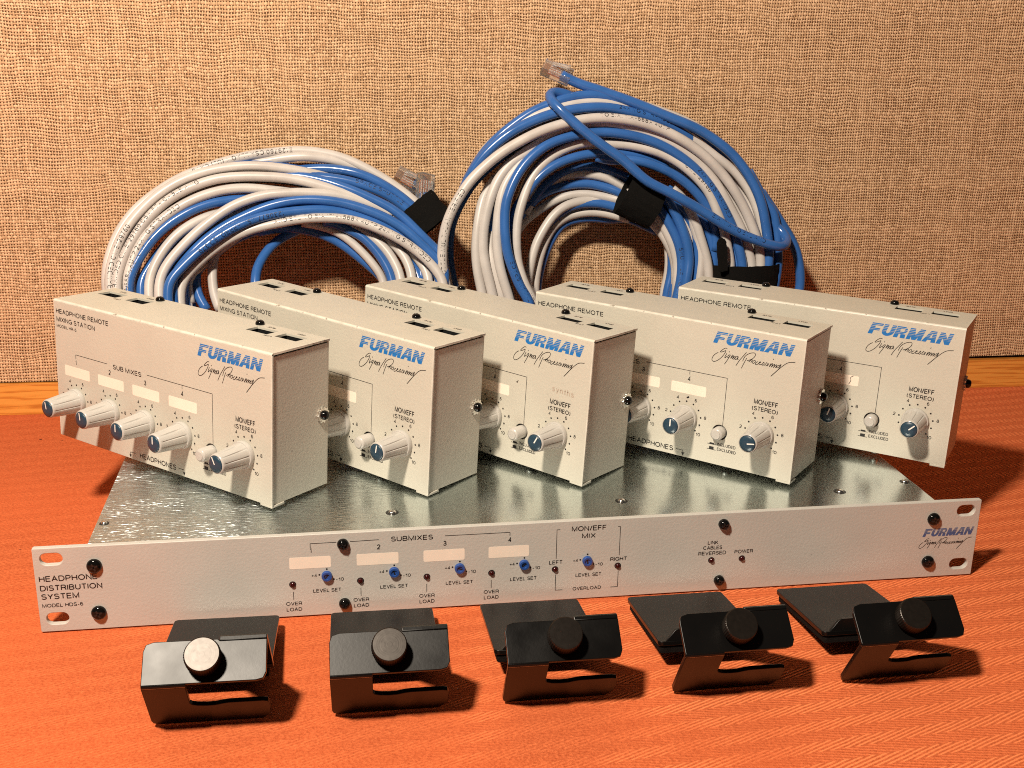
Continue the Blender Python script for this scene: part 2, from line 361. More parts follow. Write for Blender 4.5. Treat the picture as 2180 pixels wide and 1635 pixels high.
# single-weight grotesque capitals: glyph -> (advance width, strokes) on a cap height of 1
FONT = {
 'A': (.74, [[(0, 0), (.37, 1), (.74, 0)], [(.13, .34), (.61, .34)]]),
 'B': (.64, [[(0, 0), (0, 1)], _bowl(0, .53, 1, .58), _bowl(0, 0, .53, .64)]),
 'C': (.80, [_arc(.42, .5, .42, .5, 42, 318, 18)]),
 'D': (.72, [[(0, 0), (0, 1)], [(0, 1), (.32, 1)] + _arc(.32, .5, .40, .5, 90, -90, 12)[1:] + [(0, 0)]]),
 'E': (.58, [[(.58, 1), (0, 1), (0, 0), (.60, 0)], [(0, .53), (.54, .53)]]),
 'F': (.55, [[(.55, 1), (0, 1), (0, 0)], [(0, .52), (.48, .52)]]),
 'G': (.82, [_arc(.42, .5, .42, .5, 42, 330, 18) + [(.82, .46), (.48, .46)], [(.82, .46), (.82, 0)]]),
 'H': (.66, [[(0, 0), (0, 1)], [(.66, 0), (.66, 1)], [(0, .53), (.66, .53)]]),
 'I': (.02, [[(0, 0), (0, 1)]]),
 'K': (.66, [[(0, 0), (0, 1)], [(.62, 1), (0, .36)], [(.22, .58), (.66, 0)]]),
 'L': (.52, [[(0, 1), (0, 0), (.52, 0)]]),
 'M': (.80, [[(0, 0), (0, 1), (.40, .02), (.80, 1), (.80, 0)]]),
 'N': (.66, [[(0, 0), (0, 1), (.66, 0), (.66, 1)]]),
 'O': (.84, [_O]), 'Q': (.84, [_O, [(.5, .2), (.82, -.05)]]),
 'P': (.62, [[(0, 0), (0, 1)], _bowl(0, .45, 1, .62)]),
 'R': (.66, [[(0, 0), (0, 1)], _bowl(0, .47, 1, .63), [(.40, .47), (.60, .34), (.62, .1), (.66, 0)]]),
 'S': (.62, [_arc(.31, .755, .28, .245, 25, 180, 9) + _arc(.31, .755, .28, .245, 180, 262, 5)[1:] + _arc(.31, .26, .31, .26, 82, -60, 9) + _arc(.31, .26, .31, .26, -60, -160, 6)[1:]]),
 'T': (.64, [[(0, 1), (.64, 1)], [(.32, 1), (.32, 0)]]),
 'U': (.66, [[(0, 1), (0, .32)] + _arc(.33, .32, .33, .32, 180, 360, 10) + [(.66, .32), (.66, 1)]]),
 'V': (.68, [[(0, 1), (.34, 0), (.68, 1)]]),
 'W': (1.0, [[(0, 1), (.24, 0), (.50, 1), (.76, 0), (1.0, 1)]]),
 'X': (.66, [[(0, 1), (.66, 0)], [(0, 0), (.66, 1)]]), 'Y': (.66, [[(0, 1), (.33, .42), (.66, 1)], [(.33, .42), (.33, 0)]]),
 'Z': (.6, [[(0, 1), (.6, 1), (0, 0), (.6, 0)]]),
 '0': (.56, [_arc(.28, .5, .28, .5, 90, 450, 18)]), '1': (.26, [[(0, .76), (.16, .8), (.26, 1), (.26, 0)]]),
 '2': (.54, [_arc(.27, .72, .26, .28, 170, -20, 9) + [(.40, .42), (.06, .12), (0, 0), (.54, 0)]]),
 '3': (.56, [_arc(.27, .75, .23, .25, 165, -90, 10) + _arc(.27, .26, .28, .26, 85, -170, 12)]),
 '4': (.56, [[(.42, 0), (.42, 1), (0, .27), (.58, .27)]]),
 '5': (.56, [[(.50, 1), (.10, 1), (.04, .50)] + _arc(.27, .33, .28, .33, 130, -160, 12)]),
 '6': (.56, [_arc(.29, .68, .26, .32, 40, 180, 8) + [(.02, .35)], _arc(.28, .32, .27, .32, 90, 450, 14)]),
 '7': (.54, [[(0, 1), (.54, 1), (.30, .55), (.18, 0)]]),
 '8': (.56, [_arc(.28, .76, .23, .24, 90, 450, 14), _arc(.28, .27, .28, .27, 90, 450, 14)]),
 '9': (.56, [_arc(.27, .68, .27, .32, 90, 450, 14), [(.54, .66)] + _arc(.27, .32, .27, .32, 0, -140, 8)]),
 '-': (.30, [[(0, .36), (.30, .36)]]), '+': (.60, [[(0, .42), (.60, .42)], [(.30, .74), (.30, .10)]]),
 '/': (.30, [[(-.02, -.04), (.32, 1.04)]]), '(': (.20, [_arc(.42, .42, .40, .66, 130, 230, 8)]), ')': (.20, [_arc(-.22, .42, .40, .66, 50, -50, 8)]),
 's': (.40, [_arc(.20, .52, .17, .13, 30, 250, 8) + _arc(.2, .2, .2, .17, 80, -150, 9)]), 'y': (.44, [[(0, .66), (.22, .05)], [(.44, .66), (.10, -.3)]]),
 'n': (.40, [[(0, 0), (0, .66)], [(0, .45)] + _arc(.2, .44, .2, .2, 160, 0, 7) + [(.4, 0)]]), 't': (.24, [[(.12, .9), (.12, .05), (.24, 0)], [(0, .62), (.26, .62)]]),
 'h': (.40, [[(0, 0), (0, 1)], [(0, .45)] + _arc(.2, .44, .2, .2, 160, 0, 7) + [(.4, 0)]]),
}
WT = .165      # stroke weight as a share of the cap height
def ribbons(pts, w):
    """quads of a mitred ribbon through 2D points"""
    pts = [Vector(p) for p in pts]; closed = (pts[0]-pts[-1]).length < 1e-5; L = []; R = []; n = len(pts)
    for i, p in enumerate(pts):
        a = (p-pts[i-1]) if i else ((p-pts[-2]) if closed else None); b = (pts[i+1]-p) if i < n-1 else ((pts[1]-p) if closed else None)
        a = a.normalized() if a is not None and a.length > 1e-9 else None; b = b.normalized() if b is not None and b.length > 1e-9 else None
        a = a or b; b = b or a; na = Vector((-a.y, a.x)); nb = Vector((-b.y, b.x)); m = na+nb
        m = m.normalized() if m.length > .2 else na; k = 1/max(.42, m.dot(na))
        e = Vector((0, 0))
        L.append(p+m*w/2*k); R.append(p-m*w/2*k)
    return [(L[i], R[i], R[i+1], L[i+1]) for i in range(n-1)]
def layout(s, track=.26):
    """-> total width, [(x offset, strokes)]"""
    x = 0.0; out = []
    for ch in s:
        if ch == ' ': x += .38; continue
        w, st = FONT[ch]; out.append((x, st)); x += w+track
    return x-track, out
def text(bm, s, x, z, width, height, rot=0.0, bold=0.0, anchor='l', spacing=1.0, wt=WT):
    """flat letters in the XZ plane; x,z = baseline start"""
    tw, gl = layout(s, .26*spacing); k = height*(1-wt)
    sx = (width-wt*height)/max(tw, .01) if tw > .05 else k
    if anchor == 'c': x -= width/2
    c, sn = math.cos(rot), math.sin(rot); o = wt*height/2
    for gx, st in gl:
        for pl in st:
            for q in ribbons([((gx+p[0])*sx+o, p[1]*k+o) for p in pl], wt*height):
                try: bm.faces.new([bm.verts.new((x+a*c-b*sn, 0, z+a*sn+b*c)) for a, b in q])
                except ValueError: pass
def stroke(bm, pts, w):
    """ribbon in XZ plane"""
    pts = [Vector((p[0], 0, p[1])) for p in pts]; L = []; R = []
    for i, p in enumerate(pts):
        d = (pts[min(i+1, len(pts)-1)] - pts[max(i-1, 0)])
        if d.length < 1e-6: d = Vector((1, 0, 0))
        d.normalize(); nrm = Vector((-d.z, 0, d.x))
        L.append(bm.verts.new(p+nrm*w/2)); R.append(bm.verts.new(p-nrm*w/2))
    for i in range(len(pts)-1): bm.faces.new((L[i], R[i], R[i+1], L[i+1]))
def line(bm, pts, w):
    for a, b in zip(pts, pts[1:]): 
        stroke(bm, [a, b], w)
def poly(bm, pts):
    bm.faces.new([bm.verts.new((p[0], 0, p[1])) for p in pts])
def face_out(bm):
    """all letter faces look to -Y"""
    bm.normal_update()
    for f in bm.faces:
        if f.normal.y > 0: f.normal_flip()
    return bm
def smooth_line(pts, n=4):
    out = []
    for i in range(len(pts)-1):
        p0 = pts[max(i-1, 0)]; p1 = pts[i]; p2 = pts[i+1]; p3 = pts[min(i+2, len(pts)-1)]
        for k in range(n):
            t = k/n
            out.append(tuple(0.5*((2*b)+(-a+c)*t+(2*a-5*b+4*c-d)*t*t+(-a+3*b-3*c+d)*t**3) for a, b, c, d in zip(p0, p1, p2, p3)))
    out.append(tuple(pts[-1])); return out

# slanted striped block letters of the maker's mark
def quadspan(q, y):
    xs = []
    for (ax, ay), (bx, by) in zip(q, q[1:]+q[:1]):
        if (ay <= y < by) or (by <= y < ay): xs.append(ax+(bx-ax)*(y-ay)/(by-ay))
    return (min(xs), max(xs)) if len(xs) >= 2 else None
def logo_rows(y):
    """x intervals (unit = letter height) inside the letters at height y (0..1)"""
    R = lambda a, b, c, d: [(a, c), (b, c), (b, d), (a, d)]
    out = []
    def put(x0, shapes, holes=()):
        iv = sorted([(x0+s[0], x0+s[1]) for s in (quadspan(q, y) for q in shapes) if s])
        mg = []
        for a, b in iv:
            if mg and a <= mg[-1][1]+1e-4: mg[-1] = (mg[-1][0], max(b, mg[-1][1]))
            else: mg.append((a, b))
        out.extend(mg)
    put(0, [R(0, .38, 0, 1.001), R(0, .96, .80, 1.001), R(0, .84, .36, .56)])
    # U with a round bowl
    if y > .42: out.extend([(1.06, 1.42), (1.72, 2.08)])
    else:
        o = .51*math.sqrt(max(0, 1-((.42-y)/.42)**2)); i = .15*math.sqrt(max(0, 1-((.42-y)/.18)**2)) if y > .24 else 0
        out.extend([(1.57-o, 1.57-i), (1.57+i, 1.57+o)] if i > 0.01 else [(1.57-o, 1.57+o)])
    # R
    if y > .36:
        r = .32*math.sqrt(max(0, 1-((y-.68)/.32)**2)); e = 2.14+.62+r*1.0
        if .54 < y < .82: out.extend([(2.14, 2.50), (2.84, e)])
        else: out.append((2.14, e-0.02))
    else: put(2.14, [R(0, .36, 0, .37), [(.50, .37), (.90, .37), (.98, 0), (.58, 0)]])
    put(3.22, [R(0, .33, 0, 1.001), R(.92, 1.25, 0, 1.001), [(0, 1.001), (.42, 1.001), (.78, 0), (.46, 0)], [(.83, 1.001), (1.25, 1.001), (.79, 0), (.47, 0)]])
    if y < .58 and y > .0:
        put(4.56, [[(-.05, 0), (.32, 0), (.62, 1.001), (.36, 1.001)], [(.70, 0), (1.07, 0), (.84, 1.001), (.54, 1.001)]] + ([R(.1, .9, .20, .40)] if .20 < y < .40 else []))
    else: put(4.56, [[(-.05, 0), (.32, 0), (.62, 1.001), (.36, 1.001)], [(.70, 0), (1.07, 0), (.84, 1.001), (.54, 1.001)]])
    put(5.70, [R(0, .34, 0, 1.001), R(.72, 1.06, 0, 1.001), [(0, 1.001), (.36, 1.001), (1.06, 0), (.70, 0)]])
    return out
GAPS = ((.855, .905), (.715, .76), (.575, .615), (.44, .475), (.325, .35))
def logo(bm, x, z, width, height, shear=.33):
    n = 64; sx = width/6.76
    for k in range(n):
        y0, y1 = k/n, (k+1)/n; ym = (y0+y1)/2
        if any(a < ym < b for a, b in GAPS): continue
        for a, b in logo_rows(ym):
            poly(bm, [(x+a*sx+shear*y0*height, z+y0*height), (x+b*sx+shear*y0*height, z+y0*height), (x+b*sx+shear*y1*height, z+y1*height), (x+a*sx+shear*y1*height, z+y1*height)])
    bmesh.ops.remove_doubles(bm, verts=bm.verts, dist=1e-4)
SIG = [[(123.61, 67.79), (122.49, 67.86), (121.2, 66.95), (119.82, 65.48), (120.26, 65.24), (121.59, 65.81), (122.91, 66.54), (122.38, 64.88), (121.07, 62.75), (119.31, 60.8), (117.21, 59.37), (115.81, 59.32), (115.29, 60.31), (115.82, 62.04), (117.07, 63.62), (118.64, 64.73)], [(123.61, 65.11), (122.71, 63.06), (122.83, 62.41), (123.77, 63.52)], [(125.12, 66.51), (124.85, 65.93)], [(125.72, 64.69), (124.67, 64.23), (124.23, 63.07), (124.8, 62.96), (125.75, 64.43), (124.26, 61.46), (122.8, 58.81)], [(126.94, 64.92), (126.02, 62.65), (127.27, 64.39), (127.62, 64.19), (126.98, 62.46)], [(126.98, 62.46), (128.26, 64.15), (128.69, 63.96), (127.82, 62.27)], [(130.13, 64.66), (128.83, 63.93), (128.6, 62.76), (129.36, 62.83), (130.42, 64.5), (129.95, 62.94), (130.57, 63.06)], [(134.72, 67.7), (133.66, 66.17), (131.77, 63.41), (130.83, 61.9), (129.46, 59.22)], [(135.27, 64.66), (134.32, 62.56), (132.71, 58.37)], [(133.05, 62.45), (133.59, 64.29), (134.76, 66.11), (136.77, 67.55), (138.87, 68.2), (139.88, 67.59), (139.38, 65.91), (137.67, 64.26), (135.34, 63.15)], [(137.79, 64.41), (136.49, 62.65)], [(136.72, 62.96), (137.95, 64.18), (138.63, 64.12)], [(138.51, 64.02), (137.72, 62.54)], [(139.45, 64.06), (138.66, 63.12), (139.02, 62.3), (139.97, 63.04), (140.19, 63.99), (139.45, 64.06)], [(141.63, 63.81), (140.63, 63.09), (140.39, 62.11), (141.15, 62.05), (142.39, 63.08), (143.25, 63.77), (142.78, 63.95), (142.21, 62.73), (143.01, 62.3), (143.88, 62.91)], [(143.95, 62.26), (144.9, 64.17), (145.21, 63.03), (144.43, 62.09)], [(145.56, 62.31), (146.55, 64.22), (147.0, 63.06), (146.18, 62.21)], [(147.77, 64.05), (147.16, 62.35)], [(150.28, 67.03), (149.98, 66.37)], [(149.07, 64.3), (148.17, 62.14), (149.62, 64.14), (150.04, 63.96), (149.31, 62.18)], [(149.31, 62.18), (150.78, 63.97), (151.12, 63.77), (150.51, 62.14)], [(150.51, 62.14), (151.89, 63.99), (152.32, 63.73), (151.56, 62.27)], [(153.85, 64.21), (152.49, 63.37), (152.33, 62.49), (153.34, 62.87), (154.57, 64.82), (153.46, 61.84), (149.61, 57.12)], [(149.61, 57.12), (153.0, 61.23), (155.35, 63.79), (157.24, 65.59), (159.21, 66.7), (162.14, 67.18)]]
def signature(bm, dx, dz, sx=1.0, w=0.26):
    for l in SIG:
        pts = [(dx+(p[0]-115.5)*sx, dz+(p[1]-57.5)*sx) for p in l]
        stroke(bm, smooth_line(pts, 4) if len(pts) > 2 else pts, w)
def screw_head(r, h, recess=True):
    prof = [(r*0.98, 0), (r, h*.25), (r*.93, h*.6), (r*.72, h*.87), (r*.4, h*.99), (0.05*r, h)]
    bm = lathe(prof, 20)
    return bm
def cross_recess(bm_r, h, mat=None):
    b = bmesh.new()
    for rot in (0, math.pi/2):
        c = box(-bm_r*.55, bm_r*.55, -bm_r*.12, bm_r*.12, h*.80, h*1.02)
        join(b, xf(c, Matrix.Rotation(rot+.4, 4, 'Z')))
    return b

# ------------------------------------------------------------------ setting: tablecloth and wall
def grid(nx, ny, fn):
    bm = bmesh.new(); vs = [[bm.verts.new(fn(i/nx, j/ny)) for i in range(nx+1)] for j in range(ny+1)]
    for j in range(ny):
        for i in range(nx): bm.faces.new((vs[j][i], vs[j][i+1], vs[j+1][i+1], vs[j+1][i]))
    return bm
from mathutils import noise as mnoise
def cloth_pt(u, w):
    x = -1700+3400*u; y = -620+960*w
    return (x, y, -0.35+0.3*mnoise.noise((x*.02, y*.02, 0)))
o = finish('tablecloth', grid(200, 70, cloth_pt), M['cloth'], smooth=True); o['kind'] = 'structure'
o['label'] = 'orange herringbone tablecloth covering the table under all the equipment'

WALL = Matrix.Translation((-0.03406, 0.3208, 0)) @ Matrix.Rotation(math.radians(-1.176), 4, 'Z')   # local x along the wall, y into it
def wall_pt(u, w):
    x = -1700+3400*u; z0 = 24.2+1.9*min(1, max(0, (x+330)/760)); z = z0+(700-z0)*w
    y = 5.0 + 1.3*mnoise.noise((x*.006, z*.007, 3)) + .5*mnoise.noise((x*.02, z*.02, 8)) - 2.0*math.exp(-((z-26)/14)**2)
    return (x, y, z)
wb = grid(270, 60, wall_pt)
for f in wb.faces:
    f.normal_update()
    if f.normal.y > 0: f.normal_flip()
wall = finish('wall', wb, M['burlap'], smooth=True); wall.matrix_world = WALL; wall['kind'] = 'structure'
wall['label'] = 'wall panel covered with coarse tan burlap'
bk = finish('gap_shade_backing', box(-1700, 1700, 9.5, 16, -0.6, 690), plain('gap_shade', (0.05, 0.03, 0.02), 0.8)); bk.matrix_world = WALL; bk['kind'] = 'structure'  # added backing, coloured dark so the slot above the batten reads as shade
trim = finish('skirting_board', box(-1700, 1700, 0, 12, -0.6, 23.6, 1.0), M['wood'], smooth=True, angle=40)
trim.matrix_world = WALL; tag(trim, 'varnished orange pine batten along the foot of the burlap wall', 'wooden trim')

# ------------------------------------------------------------------ rack unit
rack = empty('rack_unit', T(0, 0, 0), 'long one-unit rack device with putty front panel and zinc top, under the five mixing boxes', 'rack unit')
slots = [rrect(cx-5.2, cx+5.2, cz-3.1, cz+3.1, 3.05, 7) for cx in (-233, 233) for cz in (38.6, 7.2)]
pn = sheet(rrect(-241.3, 241.3, 0.3, 44.4, .6, 2), 3.0, slots, bevel=0.35)
xf(pn, FRONT @ T(0, 0, -3.0))
panel = finish('front_panel', pn, M['panel'], rack, smooth=True, angle=35)
ch = bmesh.new()
join(ch, box(-217, 217, 3.05, 168, 0.4, 43.6, 0.5))
chassis = finish('chassis', ch, M['zinc'], rack, smooth=True, angle=35)
for x, y, r in ((-213.0, 27, 1.6), (-71.2, 23, 2.2), (49.3, 23.4, 2.2), (170.4, 21.4, 2.2), (212.5, 30.3, 1.8)):
    b = bmesh.new()
    join(b, lathe([(r*1.55, 0), (r*1.5, .12), (r*1.05, .14), (r*1.0, .1)], 24), 1)
    join(b, lathe([(r*.95, 0), (r*.95, .5), (r*.75, 1.0), (r*.4, 1.3), (.05, 1.4)], 20), 0)
    finish('rivet', b, [M['chrome'], M['socket']], rack, smooth=True, angle=50, loc=(x, y, 43.58))
for x, z, r in ((-213.8, 34.2, 3.6), (-213.9, 9.3, 3.6), (-96.7, 38.6, 2.9), (-96.7, 6.1, 2.9), (97.8, 38.4, 2.9), (97.6, 6.2, 2.9), (214.6, 34.8, 3.5), (214.6, 9.7, 3.5)):
    h = 2.6 if r > 3 else 3.0
    b = screw_head(r, h); join(b, cross_recess(r, h), 1)
    finish('screw', xf(b, FRONT), [M['screw'], M['socket']], rack, smooth=True, angle=50, loc=(x, 0, z))
OFF = -0.06
tx = bmesh.new()
for s, x, z, w, h in (('HEADPHONE', -239.5, 27.0, 26.6, 3.0), ('DISTRIBUTION', -239.5, 22.1, 28.4, 3.0), ('SYSTEM', -239.4, 17.6, 17.3, 3.0), ('MODEL HDS-6', -239.4, 13.4, 18.7, 1.95),
    ('SUBMIXES', -73.2, 38.4, 20.8, 2.7), ('MON/EFF', 17.8, 38.6, 18.0, 2.8), ('MIX', 23.2, 34.5, 7.1, 2.7), ('LEFT', 6.6, 20.8, 7.0, 2.2), ('RIGHT', 38.5, 20.8, 8.8, 2.2),
    ('OVERLOAD', 19.3, 5.3, 15.0, 1.95), ('LINK', 90.1, 27.0, 5.7, 2.1), ('CABLES', 87.8, 24.1, 10.3, 2.1), ('REVERSED', 85.4, 21.0, 15.0, 2.1), ('POWER', 105.0, 21.0, 10.1, 2.1), ('LEVEL SET', 20.6, 12.9, 13.6, 2.0)):
    text(tx, s, x, z, w, h, bold=0.006)
for i, xc in enumerate((-112.3, -79.3, -46.5, -13.8)):
    text(tx, str(i+1), xc, 34.6, 1.7 if i else .8, 2.7, anchor='c')
    text(tx, 'OVER', xc-9.1, 6.5, 7.8, 2.0, anchor='c', bold=0.006); text(tx, 'LOAD', xc-9.1, 3.3, 7.6, 2.0, anchor='c', bold=0.006)
    line(tx, [(xc-9.2, 14.0), (xc-9.2, 9.6)], .3)
    text(tx, 'LEVEL SET', xc+.4, 12.8, 13.8, 2.0, bold=0.006)
for xc in (-105.0, -71.9, -39.1, -6.3, 26.4):
    text(tx, '+4', xc-7.5, 21.4, 2.7, 1.7, bold=0.006); text(tx, '-10', xc+4.3, 18.6, 4.0, 1.8, bold=0.006)
    for dx, dz in ((-3.6, .6), (3.4, -2.2), (.1, 3.5)): poly(tx, circle(xc+dx, 21.9+dz, .48, 10))
line(tx, [(-112.5, 37.2), (-112.5, 39.6), (-99.8, 39.6)], .3); line(tx, [(-93.2, 39.6), (-79.2, 39.8)], .3)
line(tx, [(-46.5, 40.0), (-13.8, 40.0), (-13.8, 38.1)], .3)
line(tx, [(11.9, 40.0), (10.2, 40.0), (10.2, 23.9)], .3); line(tx, [(41.8, 40.0), (43.1, 40.0), (43.1, 23.9)], .3)
line(tx, [(10.2, 15.0), (10.2, 6.1), (14.0, 6.1)], .3); line(tx, [(43.0, 14.8), (43.0, 6.0), (39.2, 6.0)], .3)
signature(tx, 208.6, 16.6, .64, .27)
finish('lettering', face_out(tx), M['ink'], rack, loc=(0, OFF, 0))
lg = bmesh.new(); logo(lg, 209.7, 24.4, 28.0, 4.5)
finish('logo', face_out(lg), M['blue_ink_dark'], rack, loc=(0, OFF, 0))
for x0, x1 in ((-122.9, -102.8), (-90.2, -69.6), (-57.2, -36.6), (-24.5, -3.9)):
    b = sheet(rrect(x0, x1, 26.3, 32.5, .8, 4), .06); finish('label_strip', xf(b, FRONT), M['sticker'], rack)
for x in (-121.7, -88.6, -55.6, -22.9, 9.8, 42.6, 92.7, 109.3):
    b = lathe([(1.35, -.1), (1.35, .5), (1.1, 1.0), (.6, 1.3), (.05, 1.4)], 16); join(b, lathe([(1.75, 0), (1.75, .1), (1.4, .12)], 16), 1)
    finish('indicator_lamp', xf(b, FRONT), [M['led'], M['socket']], rack, smooth=True, angle=50, loc=(x, 0, 18.0))
for x in (-105.0, -71.9, -39.1, -6.3, 26.4):
    b = lathe([(2.6, -.1), (2.6, 1.4), (2.4, 1.85), (1.5, 1.85), (1.4, 1.3), (.05, 1.3)], 24)
    s = box(-1.35, 1.35, -.34, .34, 1.0, 1.36); join(b, xf(s, Matrix.Rotation(.9+x*.03, 4, 'Z')), 1)
    finish('trimmer', xf(b, FRONT), [M['trimmer'], M['socket']], rack, smooth=True, angle=40, loc=(x, 0, 21.9))

# ------------------------------------------------------------------ mixing stations
BW, BH, BD = 167.0, 80.6, 42.4
KX = (16.6, 45.3, 73.9, 102.6); KZ = 23.9; MONX = 147.7
HOLES = ((5.5, 20.5), (29.0, 43.5), (123.5, 138.5), (144.0, 158.8)); HY = (25.5, 34.5)
LX = -BW/2; LY = -BD/2
def P(x, z): return (x+LX, z)

def knob_radial(r, h, a):
    if 3.0 < h < 17.6:
        g = abs(((a*10/(2*math.pi)) % 1.0)-.5)*2      # 0 in a groove
        return r - .42*math.exp(-(g/.13)**2)
    return r
def make_station():
    root = empty('mixing_station', Matrix.Identity(4), 'putty metal box', 'mixing station')
    # folded cover: front, top, bottom lip
    cover = bmesh.new()
    prof = []
    def arc(cx, cz, r, a0, a1, n=4): return [(cx+r*math.cos(math.radians(a0+(a1-a0)*i/n)), cz+r*math.sin(math.radians(a0+(a1-a0)*i/n))) for i in range(n+1)]
    btn = circle(123.8, 19.4, 4.45, 24)
    fr = sheet(rrect(0.0, BW, 0.2, BH-1.2, .25, 2), 1.1, [btn], bevel=0.2); join(cover, xf(fr, FRONT @ T(0, 0, -1.1)))
    # rolled top front corner
    rows = []
    for (y, z) in [(0, BH-1.2)] + [(1.2-1.2*math.cos(a), BH-1.2+1.2*math.sin(a)) for a in (math.radians(q) for q in (15, 30, 45, 60, 75))] + [(1.2, BH)]: rows.append((y, z))
    b = bmesh.new(); pr = None
    for y, z in rows:
        cur = (b.verts.new((0, y, z)), b.verts.new((BW, y, z)))
        if pr: b.faces.new((pr[0], pr[1], cur[1], cur[0]))
        pr = cur
    join(cover, b)
    tp = sheet(rrect(0.0, BW, 1.2, BD, .25, 2), 1.1, [rrect(a, c, HY[0], HY[1], .3, 2) for a, c in HOLES], bevel=0.0)
    join(cover, xf(tp, T(0, 0, BH-1.1)))
    join(cover, box(158.8, BW-.1, -.1, 9, -.9, .3, .15))
    xf(cover, T(LX, LY, 0)); bmesh.ops.remove_doubles(cover, verts=cover.verts, dist=.01)
    finish('cover', cover, M['cover'], root, smooth=True, angle=30)
    # inner body with the end plates
    bd = bmesh.new()
    join(bd, box(1.7, BW-1.7, 9.0, BD-1.2, .25, BH-16, 0))
    join(bd, box(BW-1.6, BW-.75, 1.0, BD-.5, .2, BH-2.1, .3)); join(bd, box(.75, 1.6, 1.0, BD-.5, .2, BH-2.1, .3))
    join(bd, box(.8, BW-.8, BD-1.0, BD-.05, .2, BH-1.3, 0)); join(bd, box(1.7, BW-1.7, 1.3, 9, .3, 1.2, 0))
    finish('body', xf(bd, T(LX, LY, 0)), M['paint'], root, smooth=True, angle=30)
    for a, c in HOLES:
        s = bmesh.new(); y0, y1 = HY; z1 = BH-1.12; z0 = z1-11
        a -= .4; c += .4; y0 -= .4; y1 += .4
        vs = lambda z: [s.verts.new(q) for q in ((a, y0, z), (c, y0, z), (c, y1, z), (a, y1, z))]
        t_, b_ = vs(z1), vs(z0)
        for i in range(4): s.faces.new((t_[(i+1) % 4], t_[i], b_[i], b_[(i+1) % 4]))
        s.faces.new(b_)
        fl = bmesh.new(); join(s, box(a+3, c-3, y0+.8, y0+2.6, z0+1, z1-2.5), 0)
        for k in range(8): join(s, box(a+3.4+k*1.05, a+3.75+k*1.05, y0+1.5, y1-3, z0+4, z0+4.3), 1)
        finish('socket', xf(s, T(LX, LY, 0)), [M['socket'], M['gold']], root)
    for x in (43.0, 121.0):
        b = screw_head(2.5, 2.3); join(b, cross_recess(2.5, 2.3), 1)
        finish('screw', xf(b, T(x+LX, 38.6+LY, BH)), [M['screw'], M['socket']], root, smooth=True, angle=50)
    # printing
    b = bmesh.new()
    for s, x, z, w, h in (('HEADPHONE REMOTE', 2.1, 72.8, 44.2, 2.75), ('MIXING STATION', 2.1, 68.1, 32.7, 2.75), ('MODEL HR-6', 2.0, 64.7, 17.0, 1.8), ('SUB MIXES', 48.7, 49.2, 22.8, 2.7),
        ('HEADPHONES', 68.1, 2.3, 28.8, 3.0), ('MON/EFF', 141.8, 40.3, 13.8, 2.9), ('(STEREO)', 141.0, 36.6, 14.8, 2.5), ('INCLUDED', 123.3, 11.6, 10.8, 1.8), ('EXCLUDED', 123.3, 8.7, 11.2, 1.8)):
        text(b, s, *P(x, z), w, h, bold=0.004)
    for i, xc in enumerate((17.3, 45.7, 74.4, 103.0)): text(b, str(i+1), *P(xc, 45.2), 1.7 if i else .8, 2.8, anchor='c')
    line(b, [P(17.3, 48.8), P(17.3, 51.2), P(44.0, 51.2)], .3); line(b, [P(76.0, 51.3), P(125.3, 51.3), P(125.3, 23.6)], .3); line(b, [P(103, 51.1), P(103, 49.2)], .3)
    line(b, [P(64.6, 4.0), P(60.4, 4.0), P(60.4, 2.6)], .3); poly(b, [P(59.5, 2.6), P(61.3, 2.6), P(60.4, .7)])
    line(b, [P(98.6, 4.0), P(103.0, 4.0), P(103.0, 2.8)], .3); poly(b, [P(102.0, 2.8), P(104.0, 2.8), P(103.0, .7)])
    for x in (*KX, MONX):
        for k in range(11):
            a = math.radians(225-27*k); poly(b, circle(x+LX+9.4*math.cos(a), KZ+9.4*math.sin(a), .52, 10))
            if k % 2 == 0 and k:
                s = str(k); text(b, s, x+LX+12.1*math.cos(a), KZ+12.1*math.sin(a)-.95, 1.3*len(s)+.1, 1.95, anchor='c')
    for z, up in ((11.7, 0), (8.6, 1)):
        line(b, [P(117.3, z), P(122.6, z)], .3); poly(b, [P(118.6, z+.16), P(121.3, z+.16), P(121.3, z+.9+.8*up), P(118.6, z+.9+.8*up)])
    signature(b, 115.5+LX, 57.6, 1.0, .34)
    finish('lettering', face_out(b), M['ink'], root, loc=(0, LY+OFF, 0))
    for words in ((('BLUE', 12.8, 36.6), ('GRAY', 36.0, 36.6), ('LINK', 24.5, 22.7)), (('BLUE', 130.5, 36.6), ('GRAY', 151.5, 36.6), ('LINK', 140.8, 22.7))):
        b = bmesh.new()
        for s, x, y in words: text(b, s, x+LX+2.6, y+1.9, 5.2, 1.8, rot=math.pi)
        for v in b.verts: v.co = Vector((v.co.x, v.co.z+LY, BH+.06))
        finish('top_lettering', b, M['ink'], root)
    b = bmesh.new(); logo(b, 115.0+LX, 69.9, 44.0, 6.6); finish('logo', face_out(b), M['blue_ink'], root, loc=(0, LY+OFF, 0))
    for x0 in (7.3, 35.7, 64.0, 92.5):
        q = sheet(rrect(x0, x0+21.2, 37.7, 43.7, .7, 4), .06); finish('label_strip', xf(q, T(LX, LY, 0) @ FRONT), M['sticker'], root)
